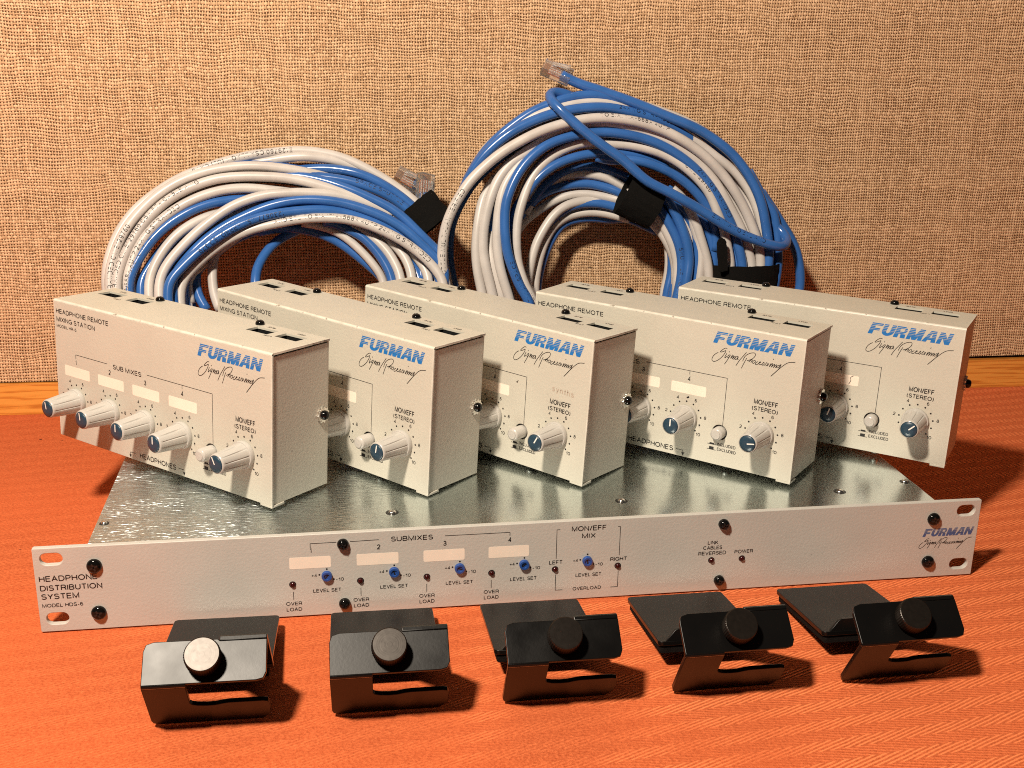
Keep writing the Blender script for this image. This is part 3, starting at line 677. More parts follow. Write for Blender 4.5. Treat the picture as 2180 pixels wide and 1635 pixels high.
    # knobs
    for i, x in enumerate((*KX, MONX)):
        kb = lathe([(7.3, 0), (7.4, .3), (7.4, 2.2), (7.15, 2.55), (6.75, 2.6), (6.6, 3.2), (6.2, 8), (5.75, 13), (5.35, 17.4), (5.3, 18.4), (5.05, 19.2), (4.6, 19.4), (4.5, 18.9)], 80, knob_radial)
        k = finish('knob', xf(kb, FRONT), M['knob'], root, smooth=True, angle=55, loc=(x+LX, LY-.1, KZ))
        c = finish('knob_cap', xf(lathe([(4.48, 18.6), (4.45, 19.5), (4.1, 19.9), (2.2, 20.15), (.05, 20.2)], 32), FRONT), M['cap'], k, smooth=True, angle=50)
        pb = bmesh.new(); poly(pb, rrect(-.34, .34, -.1, 4.1, .3, 3)); face_out(pb)
        for v in pb.verts: v.co.y = -20.24
        finish('pointer', pb, M['white'], k)
    pb = lathe([(3.6, -3), (3.6, 7.2), (3.35, 7.8), (2.5, 8.2), (2.4, 8.6), (.05, 8.7)], 32)
    finish('push_button', xf(pb, FRONT), M['knob'], root, smooth=True, angle=45, loc=(123.8+LX, LY, 19.4))
    # dark bushing behind the button
    pb = lathe([(4.65, -1.2), (4.65, -1.3), (.1, -1.4)], 24); finish('button_bushing', xf(pb, FRONT), M['socket'], root, loc=(123.8+LX, LY, 19.4))
    # stud screw on the end plate
    b = xf(lathe([(4.0, 0), (4.2, .6), (4.0, 1.3), (2.6, 1.5)], 72, lambda r, h, a: r*(1+.10*math.sin(a*11)) if r > 3 else r), Matrix.Rotation(math.radians(90), 4, 'Y'))
    join(b, xf(screw_head(2.6, 2.8), Matrix.Rotation(math.radians(90), 4, 'Y') @ T(0, 0, 1.2)), 1)
    finish('side_screw', xf(b, T(BW-.75+LX, 37.6+LY, 40.3)), [M['chrome'], M['screw']], root, smooth=True, angle=50)
    for x, y in ((40, 6), (127, 6), (40, 36), (127, 36)):
        finish('foot_screw', xf(lathe([(2.6, .3), (2.6, -.8), (1.9, -1.8), (.05, -2.4)], 16), T(x+LX, y+LY, 0)), M['chrome'], root, smooth=True)
    return root
def children(o): return [c for c in bpy.data.objects if c.parent == o]
def copy_tree(o, parent=None):
    c = o.copy(); C.objects.link(c); c.parent = parent
    for q in kids.get(o, []): copy_tree(q, c)
    return c
def kid_map():
    d = {}
    for o in bpy.data.objects:
        if o.parent: d.setdefault(o.parent, []).append(o)
    return d
st0 = make_station(); kids = kid_map()
STN = ((-131.35, 28.98, 47.08, -0.7301, -0.0435, 0.0201), (-51.48, 38.96, 45.46, -0.8009, -0.0342, 0.0299), (31.88, 41.11, 45.89, -0.8245, -0.0448, 0.0219), (144.57, 28.38, 46.89, -0.7327, -0.0253, 0.0123), (241.24, 40.04, 47.19, -0.6605, -0.0287, 0.0134))
STL = ('leftmost putty mixing box, all five knobs in view, overhanging the rack unit',
       'putty mixing box standing between the leftmost box and the middle box',
       'middle putty mixing box, faint handwriting above its stereo knob',
       'putty mixing box with chipped right edge and stereo knob pointer turned to the right',
       'rightmost and rearmost putty mixing box, overhanging the right end of the rack unit')
PT = ((12, 8, 0, 0, 28), (0, 5, -5, 10, -8), (5, 0, 10, 8, -28), (0, 12, 0, 0, -80), (0, 0, 0, -15, -45))
PRESS = (0, 0, 0, 3.2, 3.2)
stations = []
for i, (x, y, z, yaw, p, r) in enumerate(STN):
    o = st0 if i == 0 else copy_tree(st0); stations.append(o)
    m = Matrix.Translation((x*MM, y*MM, z*MM)) @ (Matrix.Rotation(yaw, 4, 'Z') @ Matrix.Rotation(r, 4, 'Y') @ Matrix.Rotation(p, 4, 'X')) @ Matrix.Translation((-BW/2*MM, BD/2*MM, 0))
    o.matrix_world = m; tag(o, STL[i], 'mixing station', 'putty headphone mixing boxes on the rack unit')
kids = kid_map()
for o, pt, pr in zip(stations, PT, PRESS):
    ks = sorted([q for q in kids[o] if q.name.startswith('knob')], key=lambda q: q.location.x)
    for q, a in zip(ks, pt): q.rotation_euler.y = math.radians(-a)
    for q in kids[o]:
        if q.name.startswith('push_button'): q.location.y += pr*MM
# faint leftover pencil word on the middle box
b = bmesh.new(); text(b, 'synths', 142.5+LX, 47.5, 14.5, 3.6, rot=-.05, spacing=1.2)
finish('pencil_mark', face_out(b), plain('pencil', (0.43, 0.36, 0.29), 0.6), stations[2], loc=(0, LY+OFF, 0))
b = bmesh.new(); stroke(b, smooth_line([(110.5+LX, 43.6), (109.0+LX, 42.4), (109.3+LX, 40.6), (108.3+LX, 38.2)]), .35)
finish('scratch', face_out(b), M['ink_faint'], stations[4], loc=(0, LY-.12, 0))
b = bmesh.new(); poly(b, [(118.0+LX, 46.9), (119.8+LX, 48.4), (119.2+LX, 46.6)]); poly(b, circle(98.2+LX, 46, .2, 8))
finish('smudge', face_out(b), M['ink_faint'], stations[2], loc=(0, LY+OFF, 0))
b = bmesh.new(); poly(b, [(102.2+LX, 35.6), (103.6+LX, 36.6), (104.0+LX, 35.7), (102.9+LX, 35.1)])
finish('smudge', face_out(b), M['ink'], stations[3], loc=(0, LY-.12, 0))

# ------------------------------------------------------------------ cable coils
STRANDS = [
    ('L','w',3.3,[(-158,215,9),(-154.8,219.2,10),(-183,225.8,25.7),(-212.1,234.6,46.7),(-238.3,247.8,78.1),(-245.5,263.2,114.8),(-242.5,270.4,130.8),(-236.3,276.6,144.6),(-226.6,282.2,156.9),(-212.5,287.4,168.1),(-196.6,291.7,177.3),(-179.4,294.8,183.8),(-162.1,297.5,188.9),(-147.6,299.2,191.9),(-132.4,300.3,193.5),(-120.7,300.9,194.5),(-109,301,194.1),(-97.2,300.4,192.3),(-85.5,299.3,189.1),(-76.7,298,185.4),(-65,295.7,179.4),(-53.3,292.9,172.2),(-41.6,289.5,163.6),(-31.6,286.1,155)]),
    ('L','w',3.3,[(-180.1,300.6,180.1),(-165.5,300.6,184.2),(-141.4,300,187.1),(-129.6,299.1,189.2),(-117.8,298,190.8),(-106.1,297.8,190.3),(-94.4,298.8,188.3),(-82.6,299.1,185),(-70.8,298.7,179.6),(-59,297.7,173.1)]),
    ('L','w',3.3,[(-158,207,9),(-154.6,212.5,13),(-181.8,218.9,28.4),(-209.9,227.5,48.8),(-235.1,240.4,79.5),(-242,255.4,115.4),(-239.3,261.6,129.6),(-232.7,268.1,144.4),(-223.2,273.3,156.3),(-211.9,277.9,166.7),(-198.4,281.7,175.2),(-184.3,284.5,180.8),(-167.3,286.5,184.5),(-150.2,287.5,185.8),(-138.7,287.7,185.4),(-128.5,288.3,184),(-118,289,182.3),(-106.5,289.5,179.8),(-94.9,289.6,176.5),(-86.1,289.6,172.9)]),
    ('L','w',3.3,[(-158,206,9),(-154.4,211,12),(-180.2,217.6,27.5),(-207,226.3,48.2),(-231,239.3,79.3),(-237.4,254.5,115.5),(-233.4,259.8,128.1),(-226,265.4,141.4),(-215.8,270.9,154.6),(-203.9,275.2,164.7),(-188.7,278.6,172.7),(-172.9,280.7,177.8),(-155.8,281.4,179.5),(-138.8,281.3,179.3),(-128.5,281.5,178.6),(-118.1,281.4,177),(-106.6,280.7,174.3),(-95.1,279.7,170.8),(-83.6,278.8,167.4),(-74.3,277.8,163.9),(-63.3,276.2,158.7),(-54.6,274.5,153.6)]),
    ('L','w',3.3,[(-158,207,9),(-154,210.8,9),(-177.9,217.5,25.1),(-202.6,226.5,46.5),(-224.7,240,78.7),(-230.5,255.8,116.2),(-228.1,259.4,124.7),(-222.4,264.7,137.4),(-213.3,269.2,148),(-202,273,157),(-189,276,164.2),(-176,278.6,168.9),(-161.9,280.9,171.4),(-147.8,282.2,171.4),(-133.5,282.6,169.5),(-124.3,283.5,168.4),(-112.8,283.6,165.7)]),
    ('L','b',3.3,[(-158,207,9),(-154,213.3,15),(-177.7,219.5,29.9),(-202.3,227.9,49.7),(-224.2,240.3,79.4),(-230,254.9,114.1),(-224.9,260.2,125.6),(-217,265.5,137.2),(-206.8,270.1,147.2),(-195.6,273.7,154.5),(-182.1,277.3,160.5),(-168,280.3,163.4),(-153.9,282.4,164.1),(-141.8,283.9,163.5),(-130.4,285.3,162.6)]),
    ('L','b',3.3,[(-158,214,9),(-153.6,220.3,15),(-175.3,226.4,29.6),(-197.7,234.6,49.1),(-217.7,246.9,78.4),(-222.8,261.3,112.5),(-218.9,265.5,119.7),(-213.9,269.8,126.9),(-206,275,136.3),(-194.7,280,145.3)]),
    ('L','w',3.3,[(-158,209,9),(-153.4,214.5,13),(-173.4,220.8,28.1),(-194.2,229.2,48.2),(-212.5,241.9,78.3),(-217.1,256.6,113.4),(-212.4,262.1,125.6),(-205,266.9,136.2),(-196.5,270.6,144.3),(-185.3,275.3,150.7),(-174.1,278.8,154.3),(-162.9,281.4,155.8)]),
    ('L','w',3.3,[(-158,205,9),(-153,210.5,13),(-171,216.8,28.2),(-189.6,225.3,48.4),(-206,238.1,78.7),(-209.9,252.9,114.1),(-204.7,257.6,125.2),(-196.2,261.6,134.7),(-184.8,266,145.3),(-173.4,269.6,153.8),(-162,272.5,160.8),(-147.6,274.8,166.1),(-136.2,275.8,168.5),(-128.8,275.9,168.8),(-118.3,276.8,169.2),(-106.8,277.3,168.6),(-95.2,277.6,167.6),(-83.7,277.5,165.5),(-72,277.1,161.6),(-60.4,276.3,156.6),(-51,275.4,151.6),(-41.7,274,145.2)]),
    ('L','b',3.3,[(-158,209,9),(-152.5,214.9,14),(-168,221.3,29.3),(-184,229.8,49.6),(-197.9,242.7,80.2),(-201,257.6,115.8),(-194,261.5,126),(-182.5,265.9,137.5),(-168.2,269.7,147.4),(-153.8,272.2,154.4),(-139.4,274.2,160),(-129,274.9,162.7),(-115.6,275.3,164.5),(-101.2,274.7,164.1),(-86.8,273.5,162),(-72.3,271.3,157.8),(-57.9,268.8,151.9),(-46.4,265.8,144.9),(-35,261.6,134.8),(-26.5,258.1,126.4),(-20.9,255.3,119.7),(-31.3,239,80.9),(-66.6,225,47.7),(-105.8,215.8,25.6),(-143.5,208.8,9),(-142,205,9)]),
    ('L','b',3.3,[(-158,202,9),(-152.7,206.2,10),(-168.9,212.7,25.5),(-185.6,221.4,46.3),(-200.2,234.5,77.3),(-203.5,249.7,113.6),(-196.2,253.7,122.5),(-184.9,258.2,132.6),(-170.7,262.5,142.3),(-156.5,265.8,149.7),(-142.2,268.4,154.3),(-129.1,270.3,156.5),(-115.8,271.7,157.7),(-101.4,272.7,157.9),(-86.9,272.7,155.7),(-72.5,271.9,151.5),(-57.9,270.6,146.2),(-46.3,268.9,140.1),(-34.7,266.5,132)]),
    ('L','w',3.3,[(-158,211,9),(-152.3,214.8,9),(-166.4,221.2,24.4),(-181,229.9,44.9),(-193.7,242.8,75.7),(-196.3,257.9,111.6),(-182.9,263.3,126.6),(-165.7,267.5,139),(-148.4,269.6,146),(-130.5,270.2,149.8),(-116,270.2,152.3),(-101.6,269.3,153),(-87.1,267.9,152.4),(-72.8,265.4,149.1),(-58.4,262.2,143.3),(-47,259.6,137.1),(-35.6,256.1,128.7),(-27.1,252.3,119.8),(-22.1,248.8,111.5),(-32.4,234,76.3),(-67.4,221.4,46.2),(-106.2,212.9,26.1),(-143.6,206.6,11),(-142,202,9)]),
    ('L','b',3.3,[(-146.5,284.2,141),(-131.2,285.8,143.5),(-113.7,285.7,141.8),(-96.2,283.8,135.9),(-84.5,281.3,128.6),(-75.8,278.9,121.6),(-67.1,276.3,114.1),(-60.2,273.7,106.5),(-66.9,260.3,74.5),(-91.5,248.8,47),(-119,241.1,28.7),(-145.5,235.3,15),(-142,229,9)]),
    ('L','w',2.9,[(-116.4,282.9,147.4),(-104.7,282.2,145.3),(-90.2,280.1,139.8),(-77,275.8,129),(-67.8,271.7,118.8),(-61.7,267.4,108),(-68.3,253,73.7),(-92.4,240.6,44.3),(-119.5,232.4,24.7),(-145.6,226.2,10),(-142,222,9)]),
    ('L','b',3.3,[(-101.7,280.3,148.3),(-92.9,279,146.9),(-84.3,276.9,143.3),(-75.6,274.3,138.9),(-67.1,270.2,130.6),(-60.4,265.5,121.1),(-56.1,260,109.6),(-63.2,245.4,74.7),(-88.9,232.8,44.8),(-117.6,224.5,24.9),(-145.3,218.2,10),(-142,214,9)]),
    ('L','w',3.3,[(-87.1,279.5,146.5),(-78.3,277.2,143.8),(-69.7,274.2,139.4),(-61.1,270,132.3),(-54.5,264.9,123),(-50.3,258.6,111),(-57.9,243.6,75.3),(-85.2,230.8,44.7),(-115.6,222.2,24.3),(-145,215.8,9),(-142,212,9)]),
    ('L','w',3.3,[(-70.6,278.5,144.1),(-61.9,275.2,139.8),(-53.9,271.2,133.8),(-47.2,266.5,126.2),(-42.6,259,112),(-50.9,244.2,76.6),(-80.3,231.5,46.3),(-113,223,26.1),(-144.6,216.6,11),(-142,212,9)]),
    ('L','w',3.3,[(-51.9,274.7,137.3),(-46.2,271.1,132.5),(-40,267.4,127.1),(-35,263.4,121.2),(-31.3,258,112),(-40.8,243.5,77.3),(-73.3,231,47.6),(-109.3,222.7,27.8),(-144.1,216.5,13),(-142,211,9)]),
    ('L','b',3.3,[(-49,275.7,128),(-42.2,271.2,120.3),(-38.9,267.6,114.9),(-36.8,264,109.5),(-45.7,249.4,74.7),(-76.7,236.8,44.8),(-111.1,228.5,24.9),(-144.3,222.2,10),(-142,218,9)]),
    ('L','b',3.3,[(-124.1,297,180.9),(-109.9,295.9,182.5),(-100.5,294.4,183.1),(-88.8,292.3,182.3),(-77.1,289.7,180.2),(-65.4,288.3,175.6),(-53.7,285.9,168.8),(-45,283.7,162.5),(-35.1,280.5,153.6)]),
    ('L','b',3.3,[(-129.7,290.7,180.3),(-118.1,289.3,179.6),(-100.7,287.5,178),(-86.1,285.5,176.1),(-71.6,283.7,172.2),(-59.9,282.6,167.5),(-50.5,281.2,162),(-42.4,279.1,155.1)]),
    ('L','b',3.3,[(-132.7,289.9,178.4),(-121,288.1,179.2),(-103.7,285,176.6),(-92.1,281.6,173.5),(-77.7,278.6,168.5),(-66.2,276.2,163.5),(-54.6,273.5,157.9),(-46,270.7,151.2),(-37.4,267.7,142.6),(-28.8,264.7,134.1),(-20.9,261.3,124.4),(-31.3,244.3,84),(-66.6,229.7,49.4),(-105.8,220.1,26.3),(-143.5,212.8,9),(-142,209,9)]),
    ('L','b',3.3,[(-142,217,9),(-149.9,222,12),(-148.7,228.3,26.8),(-147.4,236.5,46.5),(-147.1,249,76.1),(-148.7,263.4,110.6),(-147.5,270.2,118.6),(-142.9,276.7,126.2),(-135.2,283.2,133.8),(-125.6,287,139),(-116.7,290,142),(-107.8,292.4,143.8)]),
    ('L','w',3.3,[(-171.9,282.3,136.5),(-176,278,126.1),(-177.7,273.6,115.7),(-176.6,267.5,101.1),(-173.1,263.5,91.7)]),
    ('L','b',3.3,[(-182.2,284.3,131.8),(-186.7,279.5,121.4),(-189.1,274.7,111.1),(-187.2,269.4,99.7),(-181.9,265.4,91.4)]),
    ('L','w',3.3,[(-189.5,278.9,128.4),(-193.5,274.1,117),(-194.3,269.8,106.6),(-192.4,265.4,96.3)]),
    ('R','w',3.5,[(87,232,9),(89.3,234.8,15),(55.5,237.5,29),(20.7,241.1,47.7),(-10.8,246.4,75.7),(-19.9,252.6,108.4),(-22.1,255,121.8),(-21.8,257.1,134),(-19.7,259.4,146.6),(-15.4,261.3,157.5),(-9.3,263.1,168),(-2.6,264.7,177.3),(7.6,266.5,187),(19.6,268.3,196.3),(31.7,269.6,203.4),(46.7,271,210.5),(61.8,271.9,215.4),(76.9,272.5,218.6),(92.1,272.8,219.7),(103.2,272.8,218.9),(114.9,272.7,217.2),(127.3,272.2,213.8),(139.8,271.5,209.1),(152.4,270.3,202.4),(165.1,268.9,193.6),(177.9,266.9,181.5),(187.7,264.8,169),(195.1,262.9,157),(201.1,260.8,144.5),(205.4,259,133),(207.8,256,115.8),(199,249.2,80.2),(168.1,243.4,49.6),(133.8,239.6,29.3),(100.6,236.7,14),(103,234,9)]),
    ('R','b',3.5,[(64.6,290.9,247),(72.9,289,242.9),(79.4,287.5,240.5),(88.3,285.9,238.2),(97.9,284.2,234.9),(107.6,282.7,231.9),(119.8,281.3,227.6),(132,279.7,222.8),(144.3,278.1,218.3),(159.9,276.3,212.2),(172.4,274.5,205),(185.1,272.3,195.6),(194.6,269.8,185),(203,266.9,172),(208.2,264.1,159.1),(211,261.3,145.4),(212.8,259,134.3),(213.5,257.3,126.7),(212.9,254.9,115.3),(203.6,247.8,78.1),(171.3,241.8,46.2),(135.5,237.7,24.9),(100.9,234.7,9),(103,233,9)]),
    ('R','b',3.5,[(-2.1,283.3,175.3),(5.2,284.3,187.7),(13,284.9,198),(22,285.3,206.8),(34.1,285.7,216.1),(43,285.7,222),(53.2,285.7,226.7),(64.1,285.6,230.6),(76.1,285.2,233.4),(88.1,284.5,234.1),(100.7,284.9,231.7),(105.3,285.3,229),(117.9,285.6,225.8),(130.7,285.6,221.1),(143.6,285.7,215.8),(156.7,285.8,209.2),(170,285.4,200.5),(180.2,285.4,193.2),(190.4,285.1,184.6)]),
    ('R','w',3.3,[(4.1,285.1,184.6),(13.1,285.6,197.9),(25.1,285.6,208.2),(37,285,215.9),(48.8,284.1,221.6),(57.9,284.2,224.5),(70,284.3,227.7),(82.1,284.1,229.6),(94.3,283.6,229.4),(105.1,284.1,226.8),(117.7,284.4,223.3),(133.7,284.4,218),(149.7,284,210.3),(165.5,281.6,200.3),(177.6,279.3,191.2),(187.8,277.5,184.3),(197.4,275,173.9),(204.4,272.1,162.6),(209.2,268.8,149.1),(211.7,265.8,136.9),(212.5,260.9,115.3),(203.2,254,79.2),(171,248.2,48.2),(135.3,244.2,27.5),(100.9,241.3,12),(103,239,9)]),
    ('R','b',3.5,[(-7.2,275.6,166.3),(-0.6,276.4,179.8),(6.6,276.8,191),(17.3,277.1,201.7),(29.7,277,210.8),(41.8,277.9,216.5),(53.8,278.5,220.9),(65.9,278.8,223.8),(81.1,278.9,226),(96.6,279.7,226),(104.7,280.2,224.7),(116.7,280.4,222.1),(129.4,280.5,218.6),(142.6,281.9,213.8),(156,282.7,206.2),(166.3,283.5,198.9),(176.7,284,189.7)]),
    ('R','w',3.3,[(87.6,295.5,234.1),(104.4,294.9,231.3),(129.6,293.8,225.2),(145.5,292.8,220),(158.2,291.8,215),(171.1,290.5,207.9)]),
    ('R','w',3.5,[(87,237,9),(90.9,239.8,15),(66.6,242.3,27.7),(41.4,245.5,44.6),(19,250.3,70),(13.1,255.9,99.6),(9.7,258.9,114.4),(7.2,261.6,127.2),(7.1,264.2,140),(9.2,266.9,153.3),(13,269.6,166.6),(17.1,271.7,175.7),(23.6,273.9,185.1),(31.6,275.5,191.7),(40.8,277,197.6),(51.3,278.5,203.4),(66.5,279.7,210),(81.8,280,213.8),(97.1,279.7,214.2),(110.6,279,212.5),(123,278.1,209.9),(135.4,276.9,205.3),(147.8,275.3,199.2),(157.2,273.6,192.5),(165.4,271.9,185.1),(174.2,269.6,175.1),(181.9,267,163.2),(188.4,264.6,151.8),(192.4,263.1,144.9),(195.8,261.2,136),(199.3,259.1,125.9),(201.4,257.1,116.3),(193.1,250.1,79.5),(164,244.1,47.9),(131.6,240.1,26.8),(100.3,237.1,11),(103,235,9)]),
    ('R','w',3.3,[(87,237,9),(90.5,239.8,15),(64.1,242.3,28.1),(36.7,245.6,45.5),(12.2,250.6,71.7),(5.5,256.4,102.2),(3.1,259.3,114.4),(1.9,262.3,127.2),(2.8,265.5,141),(5,269.2,153.6),(8.1,273.3,164.8),(12.1,276.6,171.5),(18,279.9,178.2)]),
    ('R','w',3.5,[(87,236,9),(91.5,238.5,13),(70.6,240.9,25.6),(49,244,42.3),(29.8,248.8,67.4),(25,254.4,96.7),(20.4,257.4,111.4),(17.6,260.2,124.3),(16.6,263,137.7),(17.5,265.8,150.4),(19.6,268.8,163.7),(23.4,271.5,175.1),(29.7,273.7,183.6),(36.6,276.5,191.5),(44.3,279.3,198),(51.9,281.7,201.8),(64.5,284.3,206.6)]),
    ('R','w',3.3,[(87,240,9),(91.3,242.8,15),(69,245.2,27.3),(45.9,248.3,43.7),(25.4,253,68.3),(20.2,258.4,97),(16.2,261.7,111.8),(13.4,264.2,122.3),(12.6,267.8,130.8),(14.2,272,142.1)]),
    ('R','b',3.3,[(14.1,269.8,130.4),(13.3,271.3,138.6),(13.7,272.8,146.2),(15,274.2,153.8),(17.6,275.9,162.6)]),
    ('R','b',3.5,[(87,232,9),(92.2,234.3,12),(75.1,236.7,24.5),(57.4,239.8,41.2),(41.9,244.6,66.3),(38.4,250.2,95.6),(31.9,252.5,106.2),(27.2,255.1,117.9),(23.8,257.4,127.8),(22.2,259.7,138.3),(21.8,262.2,149.8),(22.6,264.8,161.3),(25.5,266.8,169.8),(29.9,268.9,179.2),(36.7,271.1,188.7),(44.7,272.8,196.1),(53.5,274.3,201.7),(62.7,275,205.2),(71.8,275.4,207.5),(84.1,275.8,209.2),(96.3,275.8,209.5),(104.3,275.6,208.7),(116.1,275.2,206.7),(128.5,274.4,203.2),(141,273.1,197.4),(150.4,271.8,191.5),(159.9,270.2,183.9),(167.5,268.4,175.6),(174.5,266.3,166.1),(180.2,264.2,156.6),(185.8,261.8,145.8),(189.1,259.8,137),(191.8,257.5,127),(193.8,255.2,116.9),(186.3,248.4,80.9),(159.2,242.5,50),(129.1,238.6,29.4),(99.9,235.7,14),(103,233,9)]),
    ('R','b',3.3,[(181.7,271.1,153.4),(186,268.6,147.2),(189.1,265.4,137.3),(190.6,260,115.9),(183.3,253.3,80.6),(157.2,247.6,50.3),(128,243.7,30.1),(99.8,240.8,15),(103,238,9)]),
    ('R','w',3.3,[(87,237,9),(92.4,238.9,10),(76.6,241.3,22.4),(60.3,244.4,38.9),(46,249.1,63.6),(42.9,254.6,92.5),(36.4,258,106.1),(31.9,261.4,119.6),(30.9,264.4,131.2),(31.2,267.5,142.8),(33.3,270.7,155.5),(37.2,273.4,166.4),(39.2,275,171.5),(44.3,277.3,180.7),(51.8,279.5,188.7),(61.1,280.7,195.1),(73.2,280.9,200.4),(85.4,280.5,202.8),(98.9,279.4,201.2),(111.1,278.5,200.7),(123.3,277.1,198.4),(135.5,275.4,195),(144.7,273.5,190.4),(153.9,271.2,184.1),(163.1,268.6,175.6),(169.4,266.7,167.6),(175.8,263.8,153.4),(179.9,261.6,143.3),(182.6,259.2,131.4),(185.1,256.2,116.8),(178.4,249,79.1),(153.7,242.9,46.7),(126.1,238.8,25.2),(99.5,235.7,9),(103,234,9)]),
    ('R','b',3.3,[(30.7,270,126.4),(28.9,271.8,138.3),(29.9,273.9,151.9),(33.3,275.2,160.8),(37,275.3,163.7),(41.9,276.4,171.9),(49.2,277.4,180.1),(59,278.3,186.8),(70,278.6,191.2),(82.3,279.2,194.1),(99.4,280.3,195.1),(109.6,281.1,194.4),(124.9,281.4,191.3),(141,281,184.1)]),
    ('R','b',3.3,[(89.1,281.5,192),(99.3,279.3,189.8),(108.3,277.7,190.6),(117.2,275.9,190.2),(126.1,273.7,188.1),(136.7,273,184.2),(148.1,271.9,178.3),(157.7,270.5,170.8),(164.7,269.1,163.6),(169.8,268.6,155.8),(173.6,268,147.5),(176.1,267.3,138.4),(175.8,266.1,126.8)]),
    ('R','b',3.3,[(46.2,295.8,156.7),(55.5,296.7,169.5),(67.9,296.8,178),(80.2,296.3,182.9),(92.6,294.9,183.7),(101.7,293,181.4),(109,290.9,178.6),(118.2,288.7,174.6),(127.4,285.9,168.1)]),
    ('R','w',3.3,[(42.1,296.5,149.8),(51.4,297.5,165.7),(64.9,297.2,174.9),(80.3,295.9,178.4),(92.5,293.8,177.7),(104.8,291.1,174.3),(110.7,288.5,170.9),(117.8,285.7,167),(126.8,282.5,160.6)]),
    ('R','b',3.3,[(36.5,296.8,146.1),(45.2,296.9,156.5),(57.5,296.7,165.8),(74.2,295.8,170.7),(89.7,294,171.2),(101.9,291.6,168.4),(106.6,289.5,167.1),(115.1,286.9,163.1),(124.2,283.9,157.3)]),
    ('R','w',3.3,[(35,297.4,133.5),(38.6,297.3,141),(49.8,297.7,150.8),(65.5,297.9,160),(79.8,297.2,164.1),(91.4,294.6,163.4),(105.5,291.6,161),(111.3,289,160.4),(121.5,285.5,155.2)]),
    ('R','w',3.3,[(87,260,9),(92.3,262.8,15),(76.1,265.2,27.5),(59.3,268.4,44.1),(44.6,273.1,69),(41.4,278.6,98.1),(44.2,282.3,114.9),(47.9,285.3,128.1),(54.4,288.1,140),(63.1,290.7,151.2),(72.7,292.3,157.1),(84.2,293.3,159.3),(96.5,293.7,158.9),(109.4,293.7,156.6)]),
    ('R','b',3.3,[(57.8,294.8,141.2),(65.2,294.7,149.3),(74.4,294.2,155.2),(86.8,293,157.8),(99.1,291.2,157.1),(110.2,289,154.2),(114.4,286.9,151.9)]),
    ('R','w',3.3,[(87,266,9),(92.7,267.7,9),(78.3,270.2,22),(63.6,273.5,39.2),(50.7,278.4,65.1),(48.1,284.1,95.4),(50.7,288.6,113.5),(55.8,292.5,129.1),(63.7,295.9,141.6),(73.5,298,147.4),(84.8,297.1,150.3),(97.3,295.6,150.4),(109.8,293.6,148.1),(118.5,291.8,146.1)]),
    ('R','b',3.3,[(87,272,9),(92.8,274.3,12),(79.4,276.7,24.8),(65.5,279.9,41.8),(53.4,284.8,67.3),(51.1,290.4,97),(55.2,294.4,115.4),(61.2,297.5,129.3),(69.7,300.1,140.8),(81.4,301.3,144.9),(95.5,301.2,145.7),(108.3,300.1,144.2),(116.4,299.5,145.9),(128.5,297.8,141.4),(141.4,295.8,135.6)]),
    ('R','w',3.3,[(126.2,274.7,156.5),(134.1,273.2,150.2),(139.4,271.3,142),(144.7,269.1,131.9),(147.7,266.8,121.8),(148.6,265,114.2),(147.9,262.9,104.8),(144.7,256.9,73),(130.2,251.7,45.8),(113.7,248.2,27.6),(97.6,245.7,14),(103,243,9)]),
    ('R','w',3.3,[(125.7,276.8,151.6),(132.3,275.3,144.7),(138.7,273.8,137.7),(144,271.9,128.8),(147.4,270,119.8),(148.4,268,110.3),(145.1,261.6,76.6),(130.5,256.1,47.7),(113.8,252.4,28.4),(97.7,249.7,14),(103,247,9)]),
    ('R','b',3.4,[(128.7,272.9,162.6),(135.9,271,155.1),(141.1,269.1,147),(146.7,266.7,136.9),(150,264.3,126.2),(150.6,261.7,114.9),(149.2,259.2,104.2),(146.4,256.9,94.2),(143.4,251.4,65.4),(129.3,246.7,40.8),(113.2,243.6,24.3),(97.6,241.3,12),(103,239,9)]),
    ('R','b',3.6,[(133,273,168.3),(140.1,271.1,162.8),(146.2,268.4,152.9),(151,265.4,141.7),(154.5,262.5,130.5),(155,259.4,118.6),(152.8,256.3,106.8),(149.1,250.2,74.7),(133.3,245,47.1),(115.3,241.5,28.8),(97.9,238.8,15),(103,236,9)]),
    ('R','b',3.3,[(140.2,274.3,164.9),(146.8,272.8,159.9),(152.6,271.1,154.3),(157.9,269.2,147.4),(161.1,267.2,139.9),(162.3,264.7,129.9),(157.7,256.7,87.9),(139.3,249.9,52),(118.5,245.3,28),(98.4,241.9,10),(103,240,9)]),
    ('R','w',3.3,[(145.9,273.7,156.5),(151.9,271.9,149),(157.2,269.9,140.8),(161.5,267.9,131.9),(163.1,265.8,123.1),(163.1,263.7,114.3),(158.4,257.1,79.5),(139.8,251.5,49.7),(118.8,247.7,29.9),(98.4,244.8,15),(103,242,9)]),
    ('R','w',3.4,[(143.3,272.3,170.3),(150.5,270.6,164.7),(155.7,268.3,156),(160.2,266,147.3),(164.1,263.1,135.4),(168,260,122.9),(169.6,257,110.3),(164.3,250.6,77),(143.9,245.2,48.4),(120.9,241.6,29.3),(98.7,238.8,15),(103,236,9)]),
    ('R','w',3.4,[(149,272.5,165.7),(154.9,270.2,157),(159.4,267.4,145.1),(163,264.6,133.8),(164.9,262.2,124.4),(163.5,258.9,110),(158.8,252.4,75.7),(140.1,246.8,46.3),(118.9,243.1,26.7),(98.4,240.3,12),(103,238,9)]),
    ('R','b',3.3,[(161.4,273.7,156.4),(167.4,271.8,147.5),(172.2,269.7,138),(174.9,267.5,127.8),(176,264.6,113.8),(170.1,257.7,77.5),(147.9,251.8,46.3),(123.1,247.9,25.6),(99,244.9,10),(103,243,9)]),
